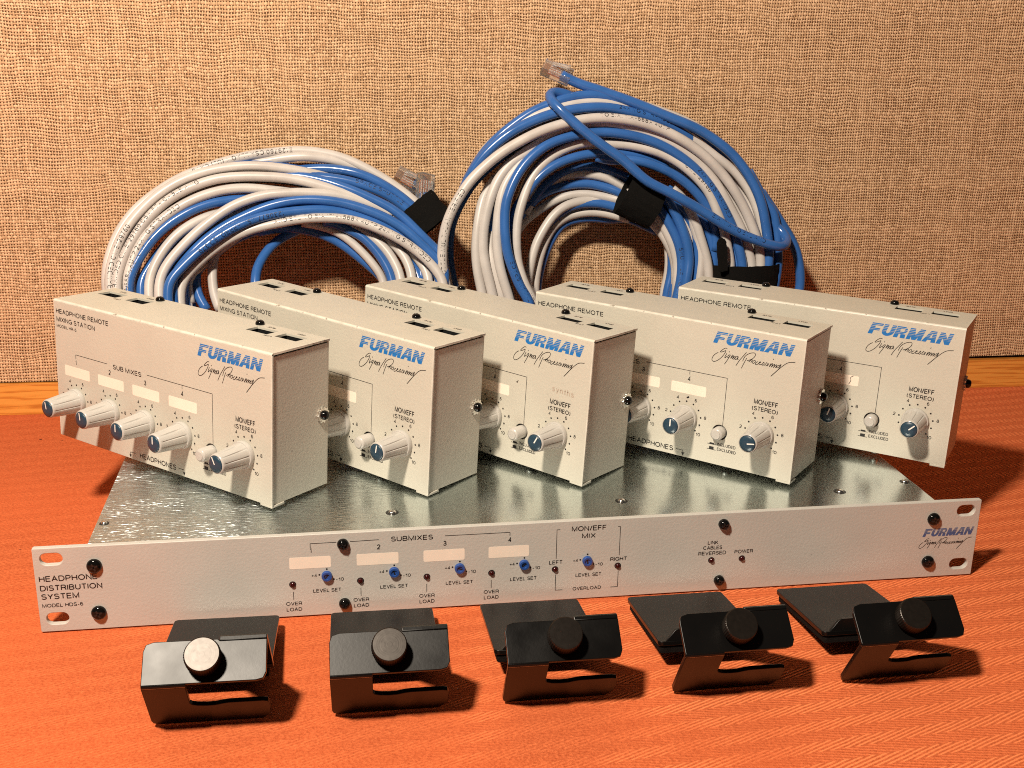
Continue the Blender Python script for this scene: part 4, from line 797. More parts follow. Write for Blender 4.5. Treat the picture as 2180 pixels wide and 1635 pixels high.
    ('R','b',3.3,[(200.9,277.7,182.4),(208,274.7,170.5),(214.4,271.9,159.1),(218.4,270.6,155.7),(221.4,267.8,144.4),(222.4,264.9,133),(222.5,260.6,113.9),(212.2,254.1,79.3),(177.3,248.4,49.6),(138.7,244.7,29.8),(101.4,241.8,15),(103,239,9)]),
    ('R','w',3.3,[(214.3,272.8,146.2),(219.1,270.5,135.9),(221.3,268.2,125.7),(221.3,265.6,113.5),(211.2,258.9,78.3),(176.6,253.2,48.2),(138.3,249.3,28.1),(101.3,246.5,13),(103,244,9)]),
    ('R','b',3.5,[(211.6,277.7,167.1),(221,276.1,154.8),(229.1,274.5,143.1),(235.8,273.4,133.8),(241.1,272,122.6),(243.8,270.4,110.7),(244.3,268.5,97.5),(232,263,68.6),(191.1,258.3,43.9),(146,255.2,27.4),(102.5,252.8,15),(103,250,9)]),
    ('R','b',3.5,[(213.8,272.3,148.9),(219.9,269.3,145.4),(225.2,266,140.7),(227.5,261.3,136.2),(225.2,254.8,132.9),(219.2,248.8,132.2),(211.2,247.7,133.8),(198.8,247.7,137.9),(185.2,248.3,143.4),(171.9,249.6,150.7),(158.6,251.2,158.8),(145.6,252.8,165.9),(132.7,254.4,172.3),(119.9,256.1,178.4),(102.3,259.7,193.4),(90.3,261.9,201),(78.6,264.9,209.7),(67.5,268.1,218.6),(59.6,271.6,226.1),(55.3,278,231),(54.8,284.1,234.4),(58.8,287.5,235.9),(64.5,288.5,235.3),(72.1,289.2,232.7)]),
    ('L','w',3.2,[(-157.8,224.2,10.8),(-154.7,228.4,11.8),(-182.3,235,27.2),(-210.8,243.8,47.7),(-236.4,257,78.5),(-243.5,272.4,114.4),(-240.5,279.6,130),(-234.5,285.8,143.5),(-225,291.4,155.6),(-211.2,296.6,166.5),(-195.6,300.9,175.5),(-178.8,304,181.9),(-161.8,306.7,186.9),(-147.7,308.4,189.8),(-132.8,309.5,191.4),(-121.3,310.1,192.4),(-109.9,310.2,192),(-98.3,309.6,190.2),(-86.9,308.5,187.1),(-78.3,307.2,183.5),(-66.8,304.9,177.6),(-55.4,302.1,170.6),(-43.9,298.7,162.1),(-34.1,295.3,153.7)]),
    ('L','b',3.2,[(-158,215.9,9.4),(-154.6,221.4,13.4),(-181.6,227.8,28.7),(-209.6,236.4,49),(-234.7,249.3,79.6),(-241.5,264.3,115.3),(-238.9,270.5,129.4),(-232.3,277,144.2),(-222.8,282.2,156),(-211.6,286.8,166.3),(-198.2,290.6,174.8),(-184.1,293.4,180.4),(-167.2,295.4,184.1),(-150.2,296.4,185.3),(-138.8,296.6,184.9),(-128.6,297.2,183.6),(-118.2,297.9,181.9),(-106.7,298.4,179.4),(-95.2,298.5,176.1),(-86.4,298.5,172.5)]),
    ('L','w',3.2,[(-157.9,216.6,10.1),(-154.3,221.6,13),(-179.8,228.2,28.3),(-206.3,236.9,48.8),(-230,249.9,79.5),(-236.3,265.1,115.2),(-232.4,270.4,127.7),(-225.1,276,140.8),(-215,281.5,153.9),(-203.2,285.8,163.8),(-188.2,289.2,171.7),(-172.6,291.3,176.8),(-155.7,292,178.4),(-138.9,291.9,178.2),(-128.8,292.1,177.6),(-118.5,292,176),(-107.1,291.3,173.3),(-95.8,290.3,169.9),(-84.4,289.4,166.5),(-75.2,288.4,163),(-64.4,286.8,157.9),(-55.8,285.1,152.9)]),
    ('L','w',3.2,[(-157.8,214.9,10.8),(-153.9,218.7,10.8),(-177.3,225.4,26.6),(-201.5,234.4,47.5),(-223.1,247.9,79),(-228.8,263.7,115.8),(-226.5,267.3,124.1),(-220.9,272.6,136.5),(-212,277.1,146.9),(-200.9,280.9,155.7),(-188.2,283.9,162.8),(-175.5,286.5,167.4),(-161.7,288.8,169.8),(-147.8,290.1,169.8),(-133.8,290.5,168),(-124.8,291.4,166.9),(-113.6,291.5,164.2)]),
    ('L','w',3.2,[(-157.9,218.2,10.2),(-153.4,223.7,14.1),(-173.1,230,29),(-193.6,238.4,48.9),(-211.6,251.1,78.5),(-216.2,265.8,113.1),(-211.5,271.3,125.2),(-204.2,276.1,135.6),(-195.8,279.8,143.6),(-184.8,284.5,149.9),(-173.8,288,153.5),(-162.7,290.6,154.9)]),
    ('L','b',3.2,[(-157.9,212.6,10),(-153,218.1,14),(-170.8,224.4,29),(-189.1,232.9,48.9),(-205.3,245.7,78.9),(-209.2,260.5,113.9),(-204.1,265.2,124.8),(-195.7,269.2,134.2),(-184.4,273.6,144.7),(-173.1,277.2,153.1),(-161.9,280.1,160),(-147.6,282.4,165.3),(-136.4,283.4,167.6),(-129,283.5,167.9),(-118.7,284.4,168.3),(-107.3,284.9,167.7),(-95.8,285.2,166.8),(-84.5,285.1,164.7),(-72.9,284.7,160.8),(-61.4,283.9,155.9),(-52.2,283,150.9),(-43,281.6,144.6)]),
    ('L','b',3.2,[(-158,211.1,9.5),(-152.7,215.3,10.5),(-168.8,221.8,25.9),(-185.4,230.5,46.6),(-199.9,243.6,77.4),(-203.2,258.8,113.5),(-195.9,262.8,122.3),(-184.7,267.3,132.4),(-170.6,271.6,142),(-156.5,274.9,149.4),(-142.2,277.5,153.9),(-129.2,279.4,156.1),(-116,280.8,157.3),(-101.7,281.8,157.5),(-87.3,281.8,155.3),(-73,281,151.2),(-58.5,279.7,145.9),(-46.9,278,139.8),(-35.4,275.6,131.8)]),
    ('L','b',3.2,[(-157.9,218.3,9.9),(-152.3,222.1,9.9),(-166.2,228.5,25.2),(-180.7,237.2,45.4),(-193.2,250.1,75.9),(-195.8,265.2,111.4),(-182.5,270.6,126.3),(-165.5,274.8,138.5),(-148.4,276.9,145.4),(-130.7,277.5,149.2),(-116.4,277.5,151.7),(-102.1,276.6,152.4),(-87.8,275.2,151.8),(-73.6,272.7,148.5),(-59.4,269.5,142.8),(-48.1,266.9,136.6),(-36.8,263.4,128.3),(-28.4,259.6,119.5),(-23.5,256.1,111.3),(-33.7,241.3,76.5),(-68.3,228.7,46.7),(-106.7,220.2,26.9),(-143.7,213.9,11.9),(-142.1,209.3,9.9)]),
    ('L','w',3.2,[(-133,297,176.8),(-121.6,295.2,177.5),(-104.6,292.1,175),(-93.2,288.7,171.9),(-79.1,285.7,167),(-67.9,283.3,162.1),(-56.5,280.6,156.7),(-48.1,277.8,150.1),(-39.6,274.8,141.7),(-31.2,271.8,133.3),(-23.5,268.4,123.8),(-33.6,251.4,84.2),(-68.2,236.8,50.3),(-106.7,227.2,27.7),(-143.6,219.9,10.7),(-142.2,216.1,10.7)]),
    ('R','w',3.2,[(87.2,241.9,10.6),(89.4,244.7,16.5),(56.2,247.4,30.3),(21.9,251,48.7),(-9.1,256.3,76.3),(-18.1,262.5,108.5),(-20.2,264.9,121.6),(-19.9,267,133.7),(-17.9,269.3,146.1),(-13.6,271.2,156.8),(-7.6,273,167.1),(-1,274.6,176.3),(9,276.4,185.8),(20.8,278.2,195),(32.7,279.5,202),(47.5,280.9,209),(62.4,281.8,213.8),(77.2,282.4,216.9),(92.2,282.7,218),(103.1,282.7,217.2),(114.6,282.6,215.6),(126.8,282.1,212.2),(139.1,281.4,207.6),(151.5,280.2,201),(164,278.8,192.3),(176.6,276.8,180.4),(186.3,274.7,168.1),(193.6,272.8,156.3),(199.5,270.7,144),(203.7,268.9,132.7),(206.1,265.9,115.7),(197.4,259.1,80.7),(167,253.3,50.6),(133.2,249.5,30.6),(100.6,246.6,15.5),(102.9,243.9,10.6)]),
    ('R','w',3.2,[(87.1,247.7,10),(91,250.5,16),(66.9,253,28.5),(42,256.2,45.3),(19.8,261,70.4),(13.9,266.6,99.7),(10.6,269.6,114.4),(8.1,272.3,127.1),(8,274.9,139.7),(10.1,277.6,152.9),(13.8,280.3,166.1),(17.9,282.4,175.1),(24.3,284.6,184.4),(32.3,286.2,190.9),(41.4,287.7,196.8),(51.8,289.2,202.5),(66.8,290.4,209),(82,290.7,212.8),(97.1,290.4,213.2),(110.5,289.7,211.5),(122.8,288.8,208.9),(135,287.6,204.4),(147.3,286,198.3),(156.6,284.3,191.7),(164.7,282.6,184.4),(173.4,280.3,174.5),(181.1,277.7,162.7),(187.5,275.3,151.4),(191.5,273.8,144.6),(194.8,271.9,135.8),(198.3,269.8,125.8),(200.4,267.8,116.3),(192.2,260.8,79.8),(163.3,254.8,48.5),(131.3,250.8,27.6),(100.3,247.8,12),(103,245.7,10)]),
    ('R','b',3.2,[(87.1,245.3,10),(91.6,247.8,13.9),(70.9,250.2,26.4),(49.5,253.3,43),(30.4,258.1,67.8),(25.7,263.7,96.8),(21.1,266.7,111.4),(18.4,269.5,124.2),(17.4,272.3,137.5),(18.3,275.1,150),(20.3,278.1,163.2),(24.1,280.8,174.5),(30.4,283,182.9),(37.2,285.8,190.7),(44.8,288.6,197.2),(52.3,291,200.9),(64.8,293.6,205.7)]),
    ('R','b',3.2,[(87.1,239.4,9.6),(92.2,241.7,12.6),(75.2,244.1,25),(57.6,247.2,41.6),(42.2,252,66.6),(38.8,257.6,95.7),(32.3,259.9,106.2),(27.6,262.5,117.9),(24.2,264.8,127.7),(22.6,267.1,138.1),(22.3,269.6,149.6),(23,272.2,161),(25.9,274.2,169.5),(30.3,276.3,178.8),(37.1,278.5,188.2),(45,280.2,195.6),(53.8,281.7,201.2),(62.9,282.4,204.6),(72,282.8,206.9),(84.2,283.2,208.6),(96.3,283.2,208.9),(104.3,283,208.1),(116,282.6,206.1),(128.3,281.8,202.7),(140.7,280.5,196.9),(150.1,279.2,191),(159.5,277.6,183.5),(167.1,275.8,175.2),(174,273.7,165.8),(179.7,271.6,156.3),(185.3,269.2,145.6),(188.6,267.2,136.9),(191.2,264.9,126.9),(193.2,262.6,116.9),(185.8,255.8,81.1),(158.8,249.9,50.4),(128.9,246,29.9),(99.9,243.1,14.6),(103,240.4,9.6)]),
    ('R','w',3.2,[(87.2,245,10.6),(92.5,246.9,11.5),(76.9,249.3,23.8),(60.9,252.4,40),(46.8,257.1,64.3),(43.7,262.6,92.8),(37.3,266,106.2),(32.9,269.4,119.5),(31.9,272.4,130.9),(32.2,275.5,142.3),(34.3,278.7,154.8),(38.1,281.4,165.6),(40.1,283,170.6),(45.1,285.3,179.7),(52.5,287.5,187.5),(61.7,288.7,193.8),(73.6,288.9,199.1),(85.6,288.5,201.4),(98.9,287.4,199.9),(110.9,286.5,199.4),(122.9,285.1,197.1),(134.9,283.4,193.7),(144,281.5,189.2),(153.1,279.2,183),(162.1,276.6,174.6),(168.3,274.7,166.8),(174.6,271.8,152.8),(178.7,269.6,142.8),(181.3,267.2,131.1),(183.8,264.2,116.7),(177.2,257,79.6),(152.9,250.9,47.7),(125.7,246.8,26.5),(99.5,243.7,10.6),(102.9,242,10.6)]),
    ('R','w',3.2,[(4.9,295.5,184),(13.8,296,197.2),(25.7,296,207.4),(37.5,295.4,215),(49.2,294.5,220.7),(58.2,294.6,223.6),(70.2,294.7,226.7),(82.2,294.5,228.6),(94.3,294,228.4),(105,294.5,225.8),(117.5,294.8,222.4),(133.4,294.8,217.1),(149.3,294.4,209.5),(164.9,292,199.6),(176.9,289.7,190.5),(187.1,287.9,183.7),(196.6,285.4,173.4),(203.5,282.5,162.2),(208.3,279.2,148.8),(210.8,276.2,136.7),(211.5,271.3,115.3),(202.3,264.4,79.5),(170.4,258.6,48.7),(135,254.6,28.2),(100.9,251.7,12.8),(103,249.4,9.9)]),
    ('R','w',3.2,[(87.2,248.5,10.5),(91.4,251.3,16.4),(69.4,253.7,28.6),(46.7,256.8,44.7),(26.5,261.5,68.9),(21.4,266.9,97.2),(17.4,270.2,111.8),(14.7,272.7,122.1),(13.9,276.3,130.5),(15.4,280.5,141.7)]),
    ('R','b',3.2,[(128.3,281.5,161.9),(135.4,279.6,154.5),(140.5,277.7,146.5),(146,275.3,136.5),(149.3,272.9,126),(149.9,270.3,114.9),(148.5,267.8,104.3),(145.7,265.5,94.5),(142.8,260,66.1),(128.9,255.3,41.8),(113,252.2,25.5),(97.6,249.9,13.4),(102.9,247.6,10.5)]),
    ('R','b',3.2,[(132.8,282.7,168),(139.9,280.8,162.5),(145.9,278.1,152.7),(150.7,275.1,141.5),(154.2,272.2,130.4),(154.7,269.1,118.6),(152.5,266,106.8),(148.8,259.9,74.9),(133.1,254.7,47.4),(115.2,251.2,29.2),(97.9,248.5,15.5),(103,245.7,9.5)]),
    ('R','b',3.2,[(143,283.3,169.9),(150.2,281.6,164.4),(155.3,279.3,155.7),(159.8,277,147.1),(163.7,274.1,135.2),(167.5,271,122.8),(169.1,268,110.3),(163.9,261.6,77.2),(143.6,256.2,48.8),(120.8,252.6,29.8),(98.7,249.8,15.6),(103,247,9.7)]),
    ('R','b',3.2,[(-6.1,283.9,165.7),(0.4,284.7,179.1),(7.5,285.1,190.2),(18.1,285.4,200.8),(30.4,285.3,209.8),(42.4,286.2,215.4),(54.3,286.8,219.8),(66.2,287.1,222.7),(81.3,287.2,224.8),(96.6,288,224.8),(104.6,288.5,223.5),(116.5,288.7,221),(129.1,288.8,217.5),(142.1,290.2,212.8),(155.4,291,205.2),(165.6,291.8,198),(175.9,292.3,188.9)]),
    ('L','w',3.2,[(-157.8,230.8,11.6),(-154.7,235,12.5),(-182,241.6,27.8),(-210.2,250.4,48.1),(-235.7,263.6,78.6),(-242.6,279,114.2),(-239.7,286.2,129.7),(-233.7,292.4,143.1),(-224.3,298,155.1),(-210.6,303.2,165.9),(-195.2,307.5,174.8),(-178.5,310.6,181.1),(-161.7,312.7,186.1),(-147.7,312.4,189),(-132.9,312.1,190.6),(-121.6,311.9,191.5),(-110.2,311.6,191.1),(-98.8,311.4,189.4),(-87.4,311.2,186.3),(-78.9,311,182.7),(-67.5,310.8,176.9),(-56.2,308.7,169.9),(-44.8,305.3,161.6),(-35.1,301.9,153.2)]),
    ('L','w',3.2,[(-157.7,222.3,12.5),(-154.4,227.8,16.3),(-180.5,234.2,31.1),(-207.5,242.8,50.7),(-231.7,255.7,80.1),(-238.3,270.7,114.6),(-235.7,276.9,128.2),(-229.4,283.4,142.4),(-220.3,288.6,153.8),(-209.4,293.2,163.8),(-196.5,297,172),(-182.9,299.8,177.4),(-166.6,301.8,180.9),(-150.2,302.8,182.2),(-139.2,303,181.8),(-129.4,303.6,180.4),(-119.3,304.3,178.8),(-108.2,304.8,176.4),(-97.1,304.9,173.2),(-88.7,304.9,169.8)]),
    ('L','w',3.2,[(-157.6,224.2,12.9),(-154.2,229.2,15.7),(-178.8,235.8,30.5),(-204.4,244.5,50.3),(-227.4,257.5,80),(-233.5,272.7,114.6),(-229.7,278,126.6),(-222.6,283.6,139.3),(-212.8,289.1,151.9),(-201.5,293.4,161.6),(-187,296.8,169.2),(-171.9,298.9,174.1),(-155.5,299.6,175.7),(-139.3,299.5,175.5),(-129.5,299.7,174.8),(-119.5,299.6,173.3),(-108.5,298.9,170.7),(-97.6,297.9,167.4),(-86.6,297,164.2),(-77.7,296,160.8),(-67.2,294.4,155.8),(-58.9,292.7,151)]),
    ('L','w',3.2,[(-157.8,222.1,11.2),(-153.9,225.9,11.2),(-177.2,232.6,26.9),(-201.3,241.6,47.7),(-222.8,255.1,79.1),(-228.4,270.9,115.7),(-226.1,274.5,123.9),(-220.6,279.8,136.3),(-211.7,284.3,146.7),(-200.7,288.1,155.4),(-188,291.1,162.4),(-175.3,293.7,167),(-161.6,296,169.5),(-147.9,297.3,169.5),(-133.9,297.7,167.6),(-125,298.6,166.5),(-113.7,298.7,163.9)]),
    ('L','b',3.2,[(-157.8,227.5,11.5),(-153.3,233,15.3),(-172.7,239.3,30),(-192.9,247.7,49.5),(-210.7,260.4,78.8),(-215.2,275.1,112.9),(-210.6,280.6,124.7),(-203.4,285.4,135),(-195.2,289.1,142.9),(-184.3,293.8,149.1),(-173.4,297.3,152.6),(-162.5,299.9,154.1)]),
    ('L','w',3.2,[(-157.7,223,11.8),(-152.9,228.5,15.7),(-170.3,234.8,30.4),(-188.3,243.3,49.9),(-204.2,256.1,79.2),(-208,270.9,113.5),(-202.9,275.6,124.2),(-194.7,279.6,133.4),(-183.7,284,143.7),(-172.6,287.6,151.9),(-161.6,290.5,158.7),(-147.7,292.8,163.8),(-136.6,293.8,166.1),(-129.5,293.9,166.4),(-119.3,294.8,166.8),(-108.2,295.3,166.2),(-97,295.6,165.2),(-85.9,295.5,163.2),(-74.5,295.1,159.4),(-63.3,294.3,154.6),(-54.2,293.4,149.8),(-45.2,292,143.6)]),
    ('L','w',3.2,[(-157.8,218.3,11.6),(-152.6,222.5,12.5),(-168.3,229,27.6),(-184.5,237.7,47.7),(-198.7,250.8,77.8),(-201.9,266,113),(-194.8,270,121.7),(-183.9,274.5,131.5),(-170.1,278.8,140.9),(-156.3,282.1,148.1),(-142.4,284.7,152.5),(-129.7,286.6,154.7),(-116.8,288,155.8),(-102.8,289,156),(-88.8,289,153.9),(-74.8,288.2,149.8),(-60.6,286.9,144.7),(-49.4,285.2,138.8),(-38.1,282.8,130.9)]),
    ('L','w',3.2,[(-157.7,230,12),(-152.2,233.8,12),(-165.8,240.2,26.9),(-179.9,248.9,46.6),(-192.2,261.8,76.4),(-194.7,276.9,111),(-181.8,282.3,125.5),(-165.2,286.5,137.5),(-148.5,288.6,144.2),(-131.2,289.2,147.9),(-117.2,289.2,150.3),(-103.3,288.3,151),(-89.3,286.9,150.4),(-75.5,284.4,147.2),(-61.6,281.2,141.6),(-50.6,278.6,135.6),(-39.6,275.1,127.5),(-31.4,271.3,118.9),(-26.6,267.8,110.9),(-36.5,253,77),(-70.3,240.4,47.9),(-107.7,231.9,28.5),(-143.8,225.6,13.9),(-142.3,221,12)]),
    ('L','b',3.2,[(-133.5,305.3,174.5),(-122.4,303.5,175.3),(-105.9,300.4,172.8),(-94.8,297,169.8),(-81.1,294,165.1),(-70.1,291.6,160.3),(-59.1,288.9,155),(-50.9,286.1,148.6),(-42.7,283.1,140.4),(-34.5,280.1,132.3),(-26.9,276.7,123),(-36.9,259.7,84.5),(-70.5,245.1,51.5),(-107.9,235.5,29.5),(-143.8,228.2,13),(-142.4,224.4,13)]),
    ('R','w',3.2,[(87.3,250.9,11.5),(89.5,253.7,17.3),(56.5,256.4,31),(22.6,260,49.3),(-8.2,265.3,76.6),(-17,271.5,108.5),(-19.2,273.9,121.6),(-18.9,276,133.5),(-16.8,278.3,145.8),(-12.7,280.2,156.4),(-6.7,282,166.6),(-0.2,283.6,175.7),(9.8,285.4,185.2),(21.5,287.2,194.3),(33.3,288.5,201.2),(47.9,289.9,208.1),(62.7,290.8,212.9),(77.4,291.4,216),(92.2,291.7,217.1),(103.1,291.7,216.3),(114.5,291.6,214.7),(126.6,291.1,211.3),(138.8,290.4,206.7),(151.1,289.2,200.2),(163.5,287.8,191.6),(176,285.8,179.8),(185.5,283.7,167.6),(192.7,281.8,155.9),(198.6,279.7,143.7),(202.8,277.9,132.5),(205.1,274.9,115.7),(196.6,268.1,81),(166.4,262.3,51.1),(132.9,258.5,31.3),(100.5,255.6,16.4),(102.9,252.9,11.5)]),
    ('R','b',3.2,[(87.4,252.6,12.3),(91.1,255.4,18.1),(67.6,257.9,30.4),(43.2,261.1,46.8),(21.6,265.9,71.4),(15.8,271.5,100),(12.6,274.5,114.3),(10.1,277.2,126.7),(10,279.8,139.1),(12.1,282.5,152),(15.7,285.2,164.8),(19.7,287.3,173.6),(26,289.5,182.7),(33.7,291.1,189.1),(42.7,292.6,194.8),(52.8,294.1,200.4),(67.5,295.3,206.8),(82.3,295.6,210.5),(97.1,295.3,210.9),(110.2,294.6,209.2),(122.2,293.7,206.7),(134.2,292.5,202.3),(146.2,290.9,196.4),(155.3,289.2,189.9),(163.2,287.5,182.7),(171.7,285.2,173.1),(179.2,282.6,161.5),(185.5,280.2,150.5),(189.3,278.7,143.8),(192.6,276.8,135.2),(196,274.7,125.5),(198.1,272.7,116.2),(190,265.7,80.6),(161.9,259.7,50),(130.5,255.7,29.6),(100.2,252.7,14.3),(102.8,250.6,12.3)]),
    ('R','w',3.2,[(87.3,252.4,11.4),(91.7,254.9,15.3),(71.2,257.3,27.6),(50.2,260.4,43.9),(31.4,265.2,68.4),(26.7,270.8,97.1),(22.2,273.8,111.4),(19.5,276.6,124),(18.5,279.4,137.1),(19.4,282.2,149.5),(21.4,285.2,162.5),(25.2,287.9,173.6),(31.3,290.1,181.9),(38,292.9,189.6),(45.6,295.7,196),(53,298.1,199.7),(65.3,300.7,204.4)]),
    ('R','w',3.2,[(87.3,250.6,11.5),(92.3,252.9,14.4),(75.6,255.3,26.6),(58.4,258.4,42.9),(43.2,263.2,67.4),(39.8,268.8,96),(33.5,271.1,106.3),(28.9,273.7,117.8),(25.6,276,127.4),(24,278.3,137.7),(23.6,280.8,148.9),(24.4,283.4,160.1),(27.2,285.4,168.4),(31.5,287.5,177.6),(38.2,289.7,186.9),(46,291.4,194.1),(54.6,292.9,199.5),(63.5,293.6,203),(72.4,294,205.2),(84.4,294.4,206.9),(96.3,294.4,207.2),(104.1,294.2,206.4),(115.7,293.8,204.4),(127.8,293,201),(140,291.7,195.4),(149.1,290.4,189.6),(158.4,288.8,182.2),(165.8,287,174.1),(172.7,284.9,164.8),(178.2,282.8,155.5),(183.7,280.4,145),(186.9,278.4,136.4),(189.5,276.1,126.6),(191.5,273.8,116.8),(184.2,267,81.6),(157.7,261.1,51.5),(128.4,257.2,31.4),(99.9,254.3,16.4),(102.9,251.6,11.5)]),
    ('R','w',3.2,[(87.4,255.5,12.9),(92.6,257.4,13.9),(77.4,259.8,25.8),(61.7,262.9,41.7),(48,267.6,65.4),(45,273.1,93.2),(38.7,276.5,106.3),(34.4,279.9,119.3),(33.4,282.9,130.5),(33.7,286,141.6),(35.8,289.2,153.8),(39.5,291.9,164.3),(41.4,293.5,169.2),(46.3,295.8,178.1),(53.6,298,185.8),(62.5,299.2,191.9),(74.1,299.4,197),(85.9,299,199.4),(98.9,297.9,197.8),(110.6,297,197.3),(122.3,295.6,195.1),(134.1,293.9,191.8),(142.9,292,187.4),(151.8,289.7,181.4),(160.6,287.1,173.2),(166.7,285.2,165.5),(172.8,282.3,151.8),(176.8,280.1,142.1),(179.4,277.7,130.7),(181.8,274.7,116.6),(175.3,267.5,80.3),(151.6,261.4,49.2),(125,257.3,28.5),(99.4,254.2,12.9),(102.8,252.5,12.9)]),
    ('R','b',3.2,[(7.1,302.5,182.3),(15.8,303,195.2),(27.4,303,205.2),(38.9,302.4,212.6),(50.4,301.5,218.1),(59.2,301.6,221),(70.9,301.7,224.1),(82.6,301.5,225.9),(94.4,301,225.7),(104.9,301.5,223.2),(117.1,301.8,219.8),(132.6,301.8,214.7),(148.1,301.4,207.2),(163.4,299,197.5),(175.1,296.7,188.7),(185,294.9,182),(194.3,292.4,171.9),(201,289.5,161),(205.7,286.2,147.9),(208.1,283.2,136.1),(208.9,278.3,115.2),(199.9,271.4,80.2),(168.7,265.6,50.2),(134.1,261.6,30.2),(100.8,258.7,15.2),(102.8,256.4,12.2)]),
    ('R','w',3.2,[(87.4,258.8,12.3),(91.5,261.6,18.1),(69.9,264,30),(47.6,267.1,45.9),(27.7,271.8,69.7),(22.7,277.2,97.5),(18.8,280.5,111.8),(16.1,283,122),(15.3,286.6,130.2),(16.9,290.8,141.1)]),
    ('R','b',3.2,[(127.6,290.8,160.7),(134.5,288.9,153.5),(139.5,287,145.7),(144.9,284.6,136),(148.1,282.2,125.7),(148.7,279.6,114.8),(147.3,277.1,104.5),(144.6,274.8,94.9),(141.7,269.3,67.1),(128.2,264.6,43.4),(112.6,261.5,27.5),(97.6,259.2,15.7),(102.8,256.9,12.8)]),
    ('R','w',3.2,[(132.1,289.7,166.9),(139.1,287.8,161.6),(145,285.1,151.9),(149.7,282.1,141),(153.1,279.2,130),(153.6,276.1,118.4),(151.5,273,106.9),(147.8,266.9,75.6),(132.4,261.7,48.7),(114.9,258.2,30.8),(97.9,255.5,17.4),(102.9,252.7,11.5)]),
    ('R','b',3.2,[(141.7,289.5,168.3),(148.7,287.8,162.9),(153.7,285.5,154.5),(158.1,283.2,146.1),(161.8,280.3,134.6),(165.6,277.2,122.5),(167.1,274.2,110.4),(162,267.8,78.2),(142.3,262.4,50.6),(120.1,258.8,32.2),(98.7,256,18.3),(102.8,253.2,12.6)]),
    ('R','w',3.2,[(-4.2,294.5,164.8),(2.2,295.3,177.9),(9.2,295.7,188.8),(19.6,296,199.2),(31.6,295.9,208),(43.4,296.8,213.6),(55,297.4,217.8),(66.8,297.7,220.7),(81.6,297.8,222.8),(96.6,298.6,222.8),(104.5,299.1,221.5),(116.2,299.3,219),(128.5,299.4,215.6),(141.3,300.8,210.9),(154.4,301.6,203.6),(164.4,302.4,196.5),(174.5,302.9,187.5)]),
    ('R','b',3.2,[(87.7,257.5,15.3),(89.8,260.3,21),(58.1,263,34.1),(25.5,266.6,51.7),(-4.1,271.9,77.9),(-12.6,278.1,108.6),(-14.7,280.5,121.2),(-14.4,282.6,132.6),(-12.5,284.9,144.5),(-8.4,286.8,154.7),(-2.7,288.6,164.6),(3.6,290.2,173.3),(13.2,292,182.4),(24.4,293.8,191.1),(35.8,295.1,197.8),(49.9,296.5,204.4),(64,297.4,209),(78.2,298,212),(92.5,298.3,213.1),(102.9,298.3,212.3),(113.9,298.2,210.7),(125.5,297.7,207.5),(137.2,297,203.1),(149.1,295.8,196.8),(161,294.4,188.6),(173,292.4,177.2),(182.2,290.3,165.5),(189.1,288.4,154.2),(194.8,286.3,142.5),(198.8,284.5,131.7),(201,281.5,115.6),(192.8,274.7,82.2),(163.8,268.9,53.4),(131.6,265.1,34.4),(100.4,262.2,20),(102.7,259.5,15.3)]),
    ('R','w',3.2,[(87.7,262.5,15.2),(91.3,265.3,20.9),(68.5,267.8,32.8),(44.8,271,48.7),(23.8,275.8,72.5),(18.2,281.4,100.4),(15,284.4,114.3),(12.7,287.1,126.3),(12.6,289.7,138.3),(14.6,292.4,150.8),(18.1,295.1,163.3),(22,297.2,171.8),(28.1,299.4,180.7),(35.6,301,186.9),(44.3,302.5,192.4),(54.1,304,197.9),(68.4,305.2,204.1),(82.8,305.5,207.6),(97.2,305.2,208),(109.8,304.5,206.4),(121.5,303.6,204),(133.1,302.4,199.6),(144.8,300.8,193.9),(153.6,299.1,187.6),(161.3,297.4,180.7),(169.6,295.1,171.3),(176.8,292.5,160.1),(182.9,290.1,149.4),(186.7,288.6,142.9),(189.9,286.7,134.5),(193.2,284.6,125.1),(195.1,282.6,116),(187.3,275.6,81.5),(160,269.6,51.8),(129.6,265.6,32),(100.2,262.6,17.1),(102.7,260.5,15.2)]),
    ('R','w',3.2,[(87.6,262.7,14.5),(91.8,265.2,18.3),(72.1,267.6,30.2),(51.6,270.7,46),(33.5,275.5,69.8),(28.9,281.1,97.5),(24.6,284.1,111.4),(21.9,286.9,123.6),(21,289.7,136.3),(21.8,292.5,148.3),(23.8,295.5,160.9),(27.4,298.2,171.7),(33.4,300.4,179.8),(39.9,303.2,187.2),(47.2,306,193.4),(54.4,308.1,197),(66.3,307.8,201.5)]),
    ('R','b',3.2,[(87.5,255.1,13.6),(92.5,257.4,16.4),(76.1,259.8,28.4),(59.2,262.9,44.3),(44.4,267.7,68.3),(41,273.3,96.3),(34.8,275.6,106.5),(30.3,278.2,117.6),(27.1,280.5,127.1),(25.6,282.8,137.1),(25.2,285.3,148.1),(25.9,287.9,159.1),(28.7,289.9,167.2),(32.9,292,176.2),(39.4,294.2,185.3),(47.1,295.9,192.4),(55.5,297.4,197.7),(64.3,298.1,201.1),(73,298.5,203.3),(84.7,298.9,204.9),(96.4,298.9,205.2),(104,298.7,204.4),(115.3,298.3,202.5),(127.1,297.5,199.2),(139.1,296.2,193.6),(148.1,294.9,188),(157.2,293.3,180.7),(164.4,291.5,172.8),(171.1,289.4,163.7),(176.6,287.3,154.6),(181.9,284.9,144.3),(185.1,282.9,135.9),(187.6,280.6,126.3),(189.6,278.3,116.7),(182.4,271.5,82.3),(156.5,265.6,52.7),(127.7,261.7,33.1),(99.8,258.8,18.3),(102.8,256.1,13.6)]),
